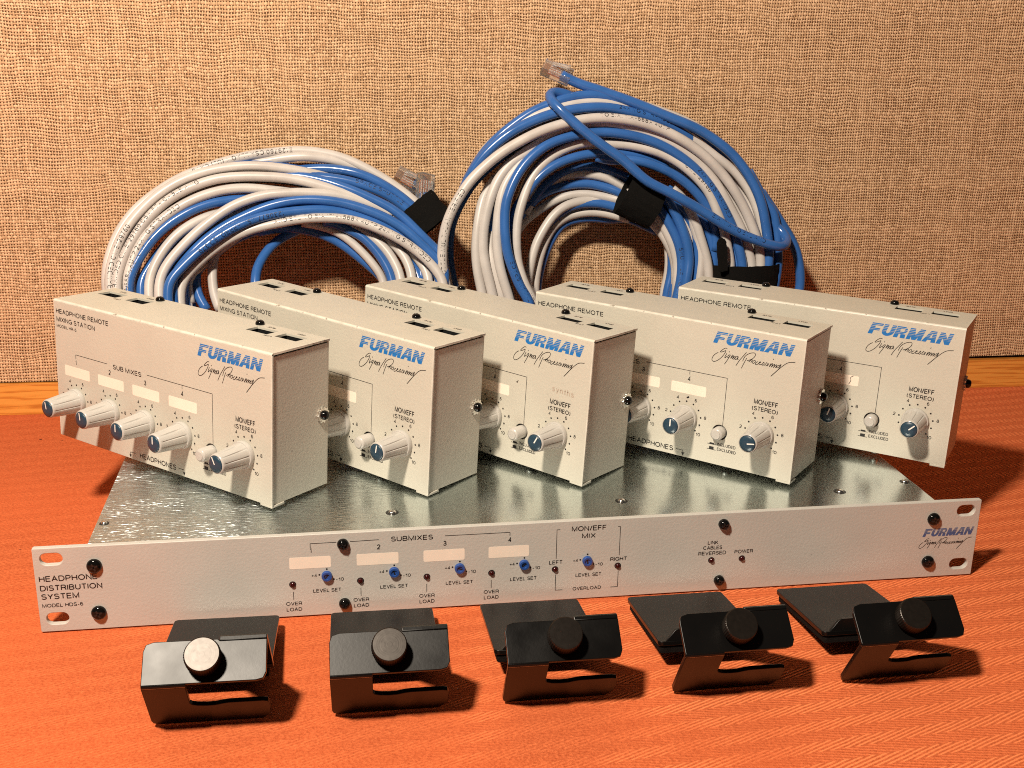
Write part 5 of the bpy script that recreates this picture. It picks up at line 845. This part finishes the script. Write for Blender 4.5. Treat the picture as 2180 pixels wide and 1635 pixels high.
    ('R','w',3.2,[(87.4,260.1,13),(92.6,262,14),(77.4,264.4,25.9),(61.8,267.5,41.8),(48,272.2,65.5),(45.1,277.7,93.3),(38.8,281.1,106.3),(34.5,284.5,119.3),(33.5,287.5,130.4),(33.8,290.6,141.6),(35.8,293.8,153.8),(39.6,296.5,164.3),(41.5,298.1,169.2),(46.4,300.4,178),(53.6,302.6,185.7),(62.5,303.8,191.9),(74.2,304,196.9),(85.9,303.6,199.3),(98.9,302.5,197.7),(110.6,301.6,197.2),(122.3,300.2,195),(134,298.5,191.8),(142.9,296.6,187.3),(151.7,294.3,181.3),(160.6,291.7,173.1),(166.6,289.8,165.4),(172.8,286.9,151.8),(176.7,284.7,142.1),(179.3,282.3,130.6),(181.7,279.3,116.6),(175.3,272.1,80.4),(151.5,266,49.3),(125,261.9,28.6),(99.4,258.8,13),(102.8,257.1,13)]),
    ('R','w',3.2,[(9.4,309.2,180.5),(17.9,309,193.1),(29.2,308.8,202.8),(40.4,308.5,210.1),(51.6,308.3,215.5),(60.1,308.1,218.2),(71.6,307.9,221.2),(83,307.7,223),(94.5,307.4,222.8),(104.7,307.2,220.4),(116.6,307,217.1),(131.7,306.7,212.1),(146.8,306.4,204.8),(161.7,306.1,195.4),(173.1,304.1,186.8),(182.8,302.3,180.3),(191.8,299.8,170.4),(198.4,296.9,159.8),(203,293.6,147),(205.3,290.6,135.5),(206.1,285.7,115.1),(197.3,278.8,81),(166.9,273,51.8),(133.2,269,32.2),(100.7,266.1,17.6),(102.7,263.8,14.8)]),
    ('R','w',3.2,[(87.6,263.7,14.9),(91.7,266.5,20.6),(70.7,268.9,32.2),(48.9,272,47.6),(29.6,276.7,70.8),(24.7,282.1,97.9),(20.9,285.4,111.8),(18.3,287.9,121.7),(17.5,291.5,129.7),(19,295.7,140.4)]),
    ('R','w',3.2,[(127.4,297,160.5),(134.3,295.1,153.3),(139.3,293.2,145.5),(144.7,290.8,135.9),(147.8,288.4,125.6),(148.4,285.8,114.8),(147.1,283.3,104.5),(144.4,281,94.9),(141.5,275.5,67.3),(128,270.8,43.8),(112.6,267.7,28),(97.6,265.4,16.2),(102.8,263.1,13.3)]),
    ('R','b',3.2,[(130.9,299.3,165),(137.6,297.4,159.8),(143.3,294.7,150.5),(147.8,291.7,139.9),(151.1,288.8,129.4),(151.6,285.7,118.2),(149.5,282.6,107.1),(146.1,276.5,76.9),(131.2,271.3,51),(114.3,267.8,33.7),(97.9,265.1,20.8),(102.7,262.3,15.1)]),
    ('R','w',3.2,[(140.8,296.2,167.1),(147.6,294.5,161.8),(152.6,292.2,153.6),(156.8,289.9,145.4),(160.5,287,134.1),(164.2,283.9,122.3),(165.7,280.9,110.4),(160.7,274.5,78.9),(141.4,269.1,51.9),(119.7,265.5,33.8),(98.7,262.7,20.3),(102.7,259.9,14.6)]),
    ('R','w',3.2,[(-1.3,299.3,163.2),(4.9,300.1,176),(11.7,300.5,186.6),(21.8,300.8,196.7),(33.5,300.7,205.2),(45,301.6,210.6),(56.3,302.2,214.8),(67.7,302.5,217.5),(82.1,302.6,219.6),(96.7,303.4,219.6),(104.3,303.9,218.4),(115.6,304.1,215.9),(127.6,304.2,212.6),(140.1,305.6,208.1),(152.7,306,200.9),(162.5,305.8,194),(172.3,305.6,185.3)]),
    ('L','w',3.2,[(-157.2,215,17.6),(-152.7,220.5,21.2),(-168.9,226.8,34.9),(-185.6,235.3,53.1),(-200.4,248.1,80.3),(-203.9,262.9,112.2),(-199.2,267.6,122.2),(-191.6,271.6,130.7),(-181.3,276,140.3),(-171.1,279.6,147.9),(-160.8,282.5,154.2),(-147.8,284.8,159),(-137.6,285.8,161.2),(-130.9,285.9,161.4),(-121.5,286.8,161.8),(-111.1,287.3,161.2),(-100.7,287.6,160.3),(-90.3,287.5,158.4),(-79.8,287.1,154.9),(-69.4,286.3,150.4),(-60.9,285.4,145.9),(-52.5,284,140.2)]),
    ('L','b',3.2,[(-157.1,222,18.9),(-152.2,227.9,23.3),(-165.9,234.3,36.9),(-180.1,242.8,54.8),(-192.4,255.7,81.9),(-195.1,270.6,113.4),(-188.9,274.5,122.4),(-178.8,278.9,132.6),(-166.1,282.7,141.4),(-153.4,285.2,147.6),(-140.6,287.2,152.5),(-131.4,287.9,154.9),(-119.6,288.3,156.5),(-106.8,287.7,156.2),(-94.1,286.5,154.3),(-81.2,284.3,150.6),(-68.5,281.8,145.4),(-58.3,278.8,139.2),(-48.2,274.6,130.2),(-40.7,271.1,122.8),(-35.7,268.3,116.9),(-45,252,82.5),(-76.2,238,53.1),(-110.9,228.8,33.6),(-144.2,221.8,18.9),(-142.9,218,18.9)]),
    ('L','w',3.2,[(-157,219,20.2),(-152.3,223.2,21),(-166.4,229.7,34.5),(-181,238.4,52.6),(-193.7,251.5,79.6),(-196.5,266.7,111.2),(-190.2,270.7,118.9),(-180.4,275.2,127.7),(-168,279.5,136.2),(-155.7,282.8,142.6),(-143.2,285.4,146.6),(-131.8,287.3,148.5),(-120.2,288.7,149.5),(-107.7,289.7,149.7),(-95.1,289.7,147.8),(-82.6,288.9,144.2),(-69.9,287.6,139.5),(-59.8,285.9,134.2),(-49.7,283.5,127.2)]),
    ('L','b',3.2,[(-157.4,223,15),(-153.2,228.5,18.7),(-171.8,234.8,32.8),(-191.1,243.2,51.5),(-208.1,255.9,79.5),(-212.4,270.6,112.1),(-208,276.1,123.5),(-201.2,280.9,133.3),(-193.2,284.6,140.8),(-182.8,289.3,146.8),(-172.4,292.8,150.1),(-162,295.4,151.5)]),
    ('L','b',3.2,[(-157.2,230,17.6),(-152.1,233.8,17.6),(-164.8,240.2,31.5),(-177.9,248.9,49.9),(-189.3,261.8,77.6),(-191.7,276.9,109.9),(-179.6,282.3,123.4),(-164.1,286.5,134.6),(-148.6,288.6,140.9),(-132.4,289.2,144.3),(-119.4,289.2,146.6),(-106.4,288.3,147.2),(-93.4,286.9,146.7),(-80.5,284.4,143.7),(-67.6,281.2,138.5),(-57.3,278.6,132.9),(-47,275.1,125.3),(-39.4,271.3,117.3),(-34.9,267.8,109.8),(-44.2,253,78.2),(-75.7,240.4,51.1),(-110.6,231.9,33),(-144.2,225.6,19.4),(-142.8,221,17.6)]),
    ('L','w',3.2,[(-156.6,224,24.5),(-152.2,228.2,25.3),(-165.5,234.7,38),(-179.2,243.4,55.1),(-191.2,256.5,80.5),(-193.9,271.7,110.3),(-187.9,275.7,117.6),(-178.6,280.2,125.8),(-167,284.5,133.8),(-155.3,287.8,139.9),(-143.6,290.4,143.6),(-132.9,292.3,145.4),(-122,293.7,146.4),(-110.1,294.7,146.6),(-98.3,294.7,144.8),(-86.4,293.9,141.3),(-74.5,292.6,137),(-65,290.9,132),(-55.5,288.5,125.3)]),
]
def dense(pts, step=3.0):
    pts = [Vector(p) for p in pts]; out = []
    for i in range(len(pts)-1):
        p0 = pts[max(i-1, 0)]; p1 = pts[i]; p2 = pts[i+1]; p3 = pts[min(i+2, len(pts)-1)]
        d01 = max((p1-p0).length, 1e-3)**.5; d12 = max((p2-p1).length, 1e-3)**.5; d23 = max((p3-p2).length, 1e-3)**.5
        m1 = (p2-p1) if i == 0 else ((p1-p0)/d01-(p2-p0)/(d01+d12)+(p2-p1)/d12)*d12
        m2 = (p2-p1) if i == len(pts)-2 else ((p2-p1)/d12-(p3-p1)/(d12+d23)+(p3-p2)/d23)*d12
        n = max(2, int((p2-p1).length/step))
        for k in range(n):
            t = k/n; t2 = t*t; t3 = t2*t
            out.append(p1*(2*t3-3*t2+1)+m1*(t3-2*t2+t)+p2*(-2*t3+3*t2)+m2*(t3-t2))
    out.append(pts[-1])
    for _ in range(3):
        out = [out[0]] + [(out[i-1]+out[i]*2+out[i+1])/4 for i in range(1, len(out)-1)] + [out[-1]]
    return out
def tube(pts, r, n=14):
    bm = bmesh.new(); up = None; rings = []
    for i, p in enumerate(pts):
        d = (pts[min(i+1, len(pts)-1)]-pts[max(i-1, 0)]).normalized()
        if up is None: up = d.orthogonal()
        up = (up-d*up.dot(d)).normalized(); b = d.cross(up)
        rings.append([bm.verts.new(p+(up*math.cos(2*math.pi*k/n)+b*math.sin(2*math.pi*k/n))*r) for k in range(n)])
    for a, b in zip(rings, rings[1:]):
        for k in range(n): bm.faces.new((a[k], a[(k+1) % n], b[(k+1) % n], b[k]))
    bm.faces.new(rings[0][::-1]); bm.faces.new(rings[-1])
    return bm
VIEW = Vector((-.08, -.85, .50)).normalized()
def wrap_text(bm, pts, r, s, frac, side=0.0, h=2.8, flip=False):
    """letters printed round the jacket, following the cable"""
    tw, gl = layout(s, .42); k = h
    cum = [0.0]
    for a, c in zip(pts, pts[1:]): cum.append(cum[-1]+(c-a).length)
    s0 = frac*cum[-1]; width = tw*k
    def at(u, w):
        a = min(max(s0+(width-u if flip else u), .01), cum[-1]-.01)
        i = 0
        while i < len(cum)-2 and cum[i+1] < a: i += 1
        f = (a-cum[i])/(cum[i+1]-cum[i]); p = pts[i].lerp(pts[i+1], f)
        d = (pts[min(i+2, len(pts)-1)]-pts[max(i-1, 0)]).normalized()
        nrm = (VIEW-d*VIEW.dot(d)).normalized(); up = nrm.cross(d)*(-1 if flip else 1)
        th = (w-h/2)/r + side
        return bm.verts.new(p+(nrm*math.cos(th)+up*math.sin(th))*(r+.06))
    for gx, st in gl:
        for pl in st:
            for q in ribbons([((gx+p[0])*k, p[1]*k) for p in pl], .44):
                try: bm.faces.new([at(*v) for v in q]).material_index = 1
                except ValueError: pass
coilL = empty('cable_coil', T(-.150, .24, 0), 'lower left coil of blue and pale grey network cables leaning on the burlap wall', 'cable coil', 'coils of blue and grey network cable')
coilR = empty('cable_coil', T(.095, .25, 0), 'taller right coil of network cables with a loose blue plug end lying across it', 'cable coil', 'coils of blue and grey network cable')
PRINT = {2: [('24AWG STRANDED CM E129760', 0.36, -0.3, False)], 3: [('STRANDED CM E129760 CSA FT4 CABLE AWG', 0.38, 0.2, False)], 4: [('TO EIA/TIA-568A 4UTP 24AWG STRANDED', 0.4, -0.1, False)], 0: [('E129760 CSA LLAQW (UL) CAT5', 0.6, 0.2, True)], 5: [('STANDARDS AWG', 0.52, -0.2, True)], 9: [], 10: [('1230677 MSX APPROVED 379', 0.5, 0.5, True)], 11: [('AND ETL TO EIA/TIA-568A 4UTP 24AWG STRANDED', 0.4, 0.1, False)], 20: [('SPACE SHUTTLE', 0.55, 0.2, False)], 21: [('15AWG SPACE', 0.45, 0.3, False)], 8: [('AWG SPACE', 0.1, -0.3, False)], 15: [('MHD E', 0.45, 0.1, False)], 26: [('SHUTTLE MULTI-LAN VERIFIED', 0.24, -0.1, False), ('TO EIA/TIA-568A 4UTP', 0.5, 0.3, False)], 30: [('24AWG STRANDED', 0.62, 0.2, False)], 29: [('E129760', 0.3, 0.1, False)], 32: [], 37: [('VERIFIED MULTI-LAN SPACE', 0.14, -0.2, False), ('24AWG STRANDED', 0.6, 0.1, False)], 34: [('MULTI-LAN 24AWG', 0.12, -0.3, False)], 39: [('WATCH', 0.18, 0.2, False), ('CM E129760', 0.58, 0.2, False)], 52: [('SHUTTLE MULTI', 0.22, 0, False)], 62: [('EIA/TIA TO ETL AND', 0.2, 0.1, True)]}
for i, (c, col, r, q) in enumerate(STRANDS):
    pts = dense(q); bm = tube(pts, r); root = coilL if c == 'L' else coilR
    for s, frac, side, flip in PRINT.get(i, ()): wrap_text(bm, pts, r, s, frac, side, 2.8, flip)
    xf(bm, T(*(-root.location/MM)))
    finish('blue_cable' if col == 'b' else 'grey_cable', bm, [M['blue'], M['print_blue']] if col == 'b' else [M['grey'], M['print']], root, smooth=True)
def band(center, axis, across, half_len, ra, rb, th=1.1, n=40, a0=0, a1=360):
    """hook-and-loop strap: elliptic sleeve about axis"""
    ax = Vector(axis).normalized(); ac = Vector(across); ac = (ac-ax*ac.dot(ax)).normalized(); de = ax.cross(ac); c = Vector(center)
    bm = bmesh.new(); rows = []
    closed = abs(a1-a0) >= 359
    m = n if closed else n+1
    for i in range(m):
        a = math.radians(a0+(a1-a0)*i/n)
        e = 1.0
        row = []
        for l, q in ((-half_len, 0), (half_len, 0), (half_len, -th), (-half_len, -th)):
            row.append(bm.verts.new(c+ax*l+ac*math.cos(a)*(ra+q)+de*math.sin(a)*(rb+q)))
        rows.append(row)
    for i in range(n if closed else n):
        A = rows[i]; B = rows[(i+1) % m]
        for k in range(4): bm.faces.new((A[k], A[(k+1) % 4], B[(k+1) % 4], B[k]))
    if not closed: bm.faces.new(rows[0][::-1]); bm.faces.new(rows[-1])
    bmesh.ops.recalc_face_normals(bm, faces=bm.faces); return bm
def strap(bm, root):
    bmesh.ops.subdivide_edges(bm, edges=[e for e in bm.edges if e.calc_length() > 4], cuts=6)
    for v in bm.verts: v.co += Vector([mnoise.noise(v.co*.35+Vector((k*9, 0, 0))) for k in range(3)])*.55 + Vector([mnoise.noise(v.co*1.7+Vector((k*9, 0, 4))) for k in range(3)])*.25
    return finish('strap', xf(bm, T(*(-root.location/MM))), M['velcro'], root, smooth=True, angle=40)
strap(band((-33, 282, 151), (.62, -.25, -.74), (.74, 0, .62), 10.5, 17, 9.5), coilL)
strap(band((120.5, 272, 163), (.86, -.1, -.40), (.40, 0, .86), 13.5, 16.5, 12), coilR)
strap(band((197, 262, 105), (0, .05, 1), (1, 0, 0), 13.0, 26.5, 16), coilR)
fl = sheet([(-3.2, 0), (3.2, 0), (3.6, 18), (2.6, 22.5), (0, 24), (-2.6, 22.5), (-3.6, 18)], 1.4, bevel=.2)
strap(xf(fl, T(176.5, 247.5, 116) @ Matrix.Rotation(math.radians(-6), 4, 'Y') @ Matrix.Rotation(math.radians(85), 4, 'X')), coilR)

def plug(root, tail, tip, upv, wires=True):
    """clear modular plug: body, latch, contacts, wire fan"""
    tail = Vector(tail); tip = Vector(tip); ax = (tip-tail).normalized(); L = 21.0
    u = Vector(upv); u = (u-ax*u.dot(ax)).normalized(); s = ax.cross(u)
    m = Matrix.Translation(tail) @ Matrix((s, ax, u)).transposed().to_4x4()
    t0 = T(*(-root.location/MM))
    b = box(-5.8, 5.8, 0, L, -3.9, 3.2, .5)
    p = finish('plug', xf(b, t0 @ m), M['clear'], root, smooth=True, angle=40)
    b = box(-1.9, 1.9, 2, 15, 0, 1.0, .25); b2 = xf(b, Matrix.Translation((0, 19, 3.6)) @ Matrix.Rotation(math.radians(-14), 4, 'X') @ Matrix.Translation((0, -19, 0)))
    finish('latch', xf(b2, t0 @ m), M['clear'], p, smooth=True, angle=40)
    b = bmesh.new()
    for k in range(8): join(b, box(-3.75+k*1.02-.18, -3.75+k*1.02+.18, L-6.5, L-.6, -3.3, -1.2))
    finish('contact', xf(b, t0 @ m), M['gold'], p)
    b = bmesh.new()
    for k in range(8): join(b, box(-3.75+k*1.02-.38, -3.75+k*1.02+.38, 6.5, L-5, -.8, .2), k % 2)
    finish('wire', xf(b, t0 @ m), [M['copper'], M['white']], p)
    b = xf(lathe([(2.5, -.4), (2.7, 0), (2.6, 7.5)], 16), Matrix.Rotation(math.radians(-90), 4, 'X'))
    finish('jacket_end', xf(b, t0 @ m), M['blue'], p, smooth=True, angle=50)
plug(coilR, (71.5, 291.3, 245.2), (50.8, 297.5, 253.6), (-.1, -.55, .8))
plug(coilL, (-31.0, 290.5, 159.0), (-29.0, 297.5, 178.5), (.5, -.8, .1))
plug(coilL, (-31.5, 301.5, 168.5), (-46, 303.0, 176.5), (.2, -.7, .7))

# ------------------------------------------------------------------ clamps
CW = 49.4
def strip(profile, x0, x1, th):
    """bent sheet: profile in (y,z), thickness th"""
    bm = bmesh.new(); P2 = [Vector(p) for p in profile]; off = []
    for i, p in enumerate(P2):
        a = (P2[i]-P2[i-1]).normalized() if i else None; b = (P2[i+1]-P2[i]).normalized() if i < len(P2)-1 else None
        d = (a+b).normalized() if a and b else (a or b); nrm = Vector((-d.y, d.x))
        k = th/max(.4, nrm.dot(Vector((-(a or b).y, (a or b).x)))); off.append(p+nrm*k)
    rows = []
    for p, q in zip(P2, off): rows.append([bm.verts.new((x0, p.x, p.y)), bm.verts.new((x1, p.x, p.y)), bm.verts.new((x1, q.x, q.y)), bm.verts.new((x0, q.x, q.y))])
    for A, B in zip(rows, rows[1:]):
        for k in range(4): bm.faces.new((A[k], A[(k+1) % 4], B[(k+1) % 4], B[k]))
    bm.faces.new(rows[0][::-1]); bm.faces.new(rows[-1])
    bmesh.ops.recalc_face_normals(bm, faces=bm.faces)
    bmesh.ops.bevel(bm, geom=[e for e in bm.edges if e.calc_face_angle(0) > .9], offset=.35, segments=2, profile=.5, affect='EDGES')
    return bm
def plate3(outline, o, ex, ey, th, holes=(), bevel=.3):
    """flat plate; outline in (ex,ey) coordinates, thickness behind along -n"""
    b = sheet(outline, th, holes, bevel); ex = Vector(ex).normalized(); ey = Vector(ey).normalized(); n = ex.cross(ey)
    m = Matrix((ex, ey, n)).transposed().to_4x4(); m.translation = Vector(o)
    return xf(b, m @ T(0, 0, -th))
def make_clamp(bright):
    root = empty('stand_clamp', Matrix.Identity(4), 'black bracket', 'clamp')
    th = 2.0; X = (1, 0, 0)
    top = Vector((0, -1.9, 41.2)); bend = Vector((0, -16.2, 28.6)); foot = Vector((0, .3, .5)); rp = Vector((0, 19, 15.2)); rb = Vector((0, 76, 7.6))
    br = bmesh.new()
    up = (top-bend).normalized(); Lf = (top-bend).length
    # face plate with rounded corners
    face = [(1.2, 0.9), (CW-4, 0.9), (CW-1.2, 1.6), (CW, 4.2), (CW, Lf-1.0), (22.5+8, Lf-1.0), (22.5+7, Lf-.2), (4, Lf-.2), (1.0, Lf-1.2), (0, Lf-4), (0, 0.9)]
    join(br, plate3(face, bend, X, up, th, [circle(24.5, 10.2, 3.0)]))
    # rolled lower edge running into the web (left part only)
    dn = (foot-bend).normalized(); nf = Vector((1, 0, 0)).cross(up); nw = Vector((1, 0, 0)).cross(-dn)
    rows = []
    p0 = bend+up*1.2; p3 = bend+dn*1.4
    curve = [p0.lerp(bend, t).lerp(bend.lerp(p3, t), t) for t in (0, .15, .3, .45, .6, .75, .9, 1)]
    join(br, strip([(p.y, p.z) for p in curve], 0, 17.4, -th*.98) if False else strip([(p.y, p.z) for p in curve], 0.02, 17.4, th*.98))
    # web: narrow neck on the left, full width below the slot, dipped slot floor
    Lw = (foot-bend).length
    web = [(0, 1.3), (17.4, 1.3), (17.5, Lw*.47), (18.3, Lw*.505), (20.5, Lw*.535), (24, Lw*.55), (27.5, Lw*.545), (30.5, Lw*.515), (33, Lw*.50), (CW-2.5, Lw*.50), (CW-.6, Lw*.52), (CW, Lw*.57), (CW, Lw-5), (CW-3.5, Lw-.2), (3.5, Lw), (0.6, Lw-1.2), (0, Lw-3.5)]
    web = [(a, -b) for a, b in web][::-1]
    join(br, plate3(web, bend, X, -dn, th))
    # lip and rear web on the right half
    lp = top+up*-0.9
    cv = [lp, lp+up*1.6+Vector((0, .2, -.1)), lp+up*2.5+Vector((0, .9, -.9)), lp+up*2.6+Vector((0, 1.9, -2.4)), rp+Vector((0, 1.2, 1.0)), rp+Vector((0, .9, -1.2))]
    join(br, strip([(p.y, p.z) for p in cv], 30.2, CW-.02, -th))
    # small flange on the left
    fl = [(2.2, 0), (30, 0), (30, 6.2), (8.5, 6.2), (6.8, 5.6), (2.2, .4)]
    join(br, plate3(fl, rp+Vector((0, 0, -.6)), X, (0, .22, 1), th))
    finish('bracket', xf(br, T(-CW/2, 0, 0)), M['black_metal'], root, smooth=True, angle=35)
    # mounting plate and pad under it
    ey = (rb-rp).normalized(); L = (rb-rp).length
    pl = plate3(rrect(-1.0, CW-1.0, 0, L, 2.2, 4), rp, X, ey, 2.2)
    finish('mounting_plate', xf(pl, T(-CW/2, 0, 0)), M['black_metal'], root, smooth=True, angle=35)
    pd = plate3(rrect(0.2, CW-2.2, .5, L-1, 1.5, 4), rp-Vector((0, 0, 2.9)), X, ey, 3.4, bevel=.5)
    finish('hook_pad', xf(pd, T(-CW/2, 0, 0)), M['pad'], root, smooth=True, angle=35)
    # thumbscrew
    nrm = Vector((1, 0, 0)).cross(up).normalized()
    kn = lathe([(5.2, 1.1), (5.4, 2.1), (7.15, 2.3), (7.45, 2.7), (7.45, 7.2), (7.15, 7.75), (6.75, 8.0), (6.6, 8.0)], 132, lambda r, h, a: r*(1-.045*(0.5+.5*math.sin(a*44))) if 2.5 < h < 7.4 else r)
    join(kn, lathe([(2.9, -13), (2.9, 1.0), (2.8, 1.2)], 24))
    k = finish('thumbscrew', kn, M['thumb_bright'] if bright else M['thumb_dark'], root, smooth=True, angle=40)
    m = Matrix((Vector((1, 0, 0)), up, nrm)).transposed().to_4x4(); m.translation = (bend+up*10.2+nrm*.1+Vector((24.5-CW/2, 0, 0)))*MM
    k.matrix_local = m
    for f in kn.faces if False else (): pass
    return root
CL = ((-178.5, -85.3, -0.026), (-103.9, -87.7, -0.018), (-30.5, -88.3, -0.013), (45.3, -90.6, 0.002), (124.2, -91.9, 0.008))
CLL = ('leftmost black stand clamp, its thumbscrew and face shining pale in the lamp light',
       'black stand clamp in front of the second overload lamp, grey sheen on its face',
       'middle black stand clamp of the row, below the mon/eff mix section',
       'black stand clamp below the power lamp, between the middle clamp and the rightmost',
       'rightmost black stand clamp, lying clear of the others near the panel end')
cl0 = make_clamp(False); kids = kid_map()
for i, (x, y, a) in enumerate(CL):
    o = cl0 if i == 0 else copy_tree(cl0)
    o.matrix_world = Matrix.Translation((x*MM, y*MM, 0)) @ Matrix.Rotation(a, 4, 'Z') @ Matrix.Translation((CW/2*MM, 0, 0))
    tag(o, CLL[i], 'clamp', 'black stand clamps in a row in front of the rack unit')
    if i == 0:
        kids = kid_map()
kids = kid_map()
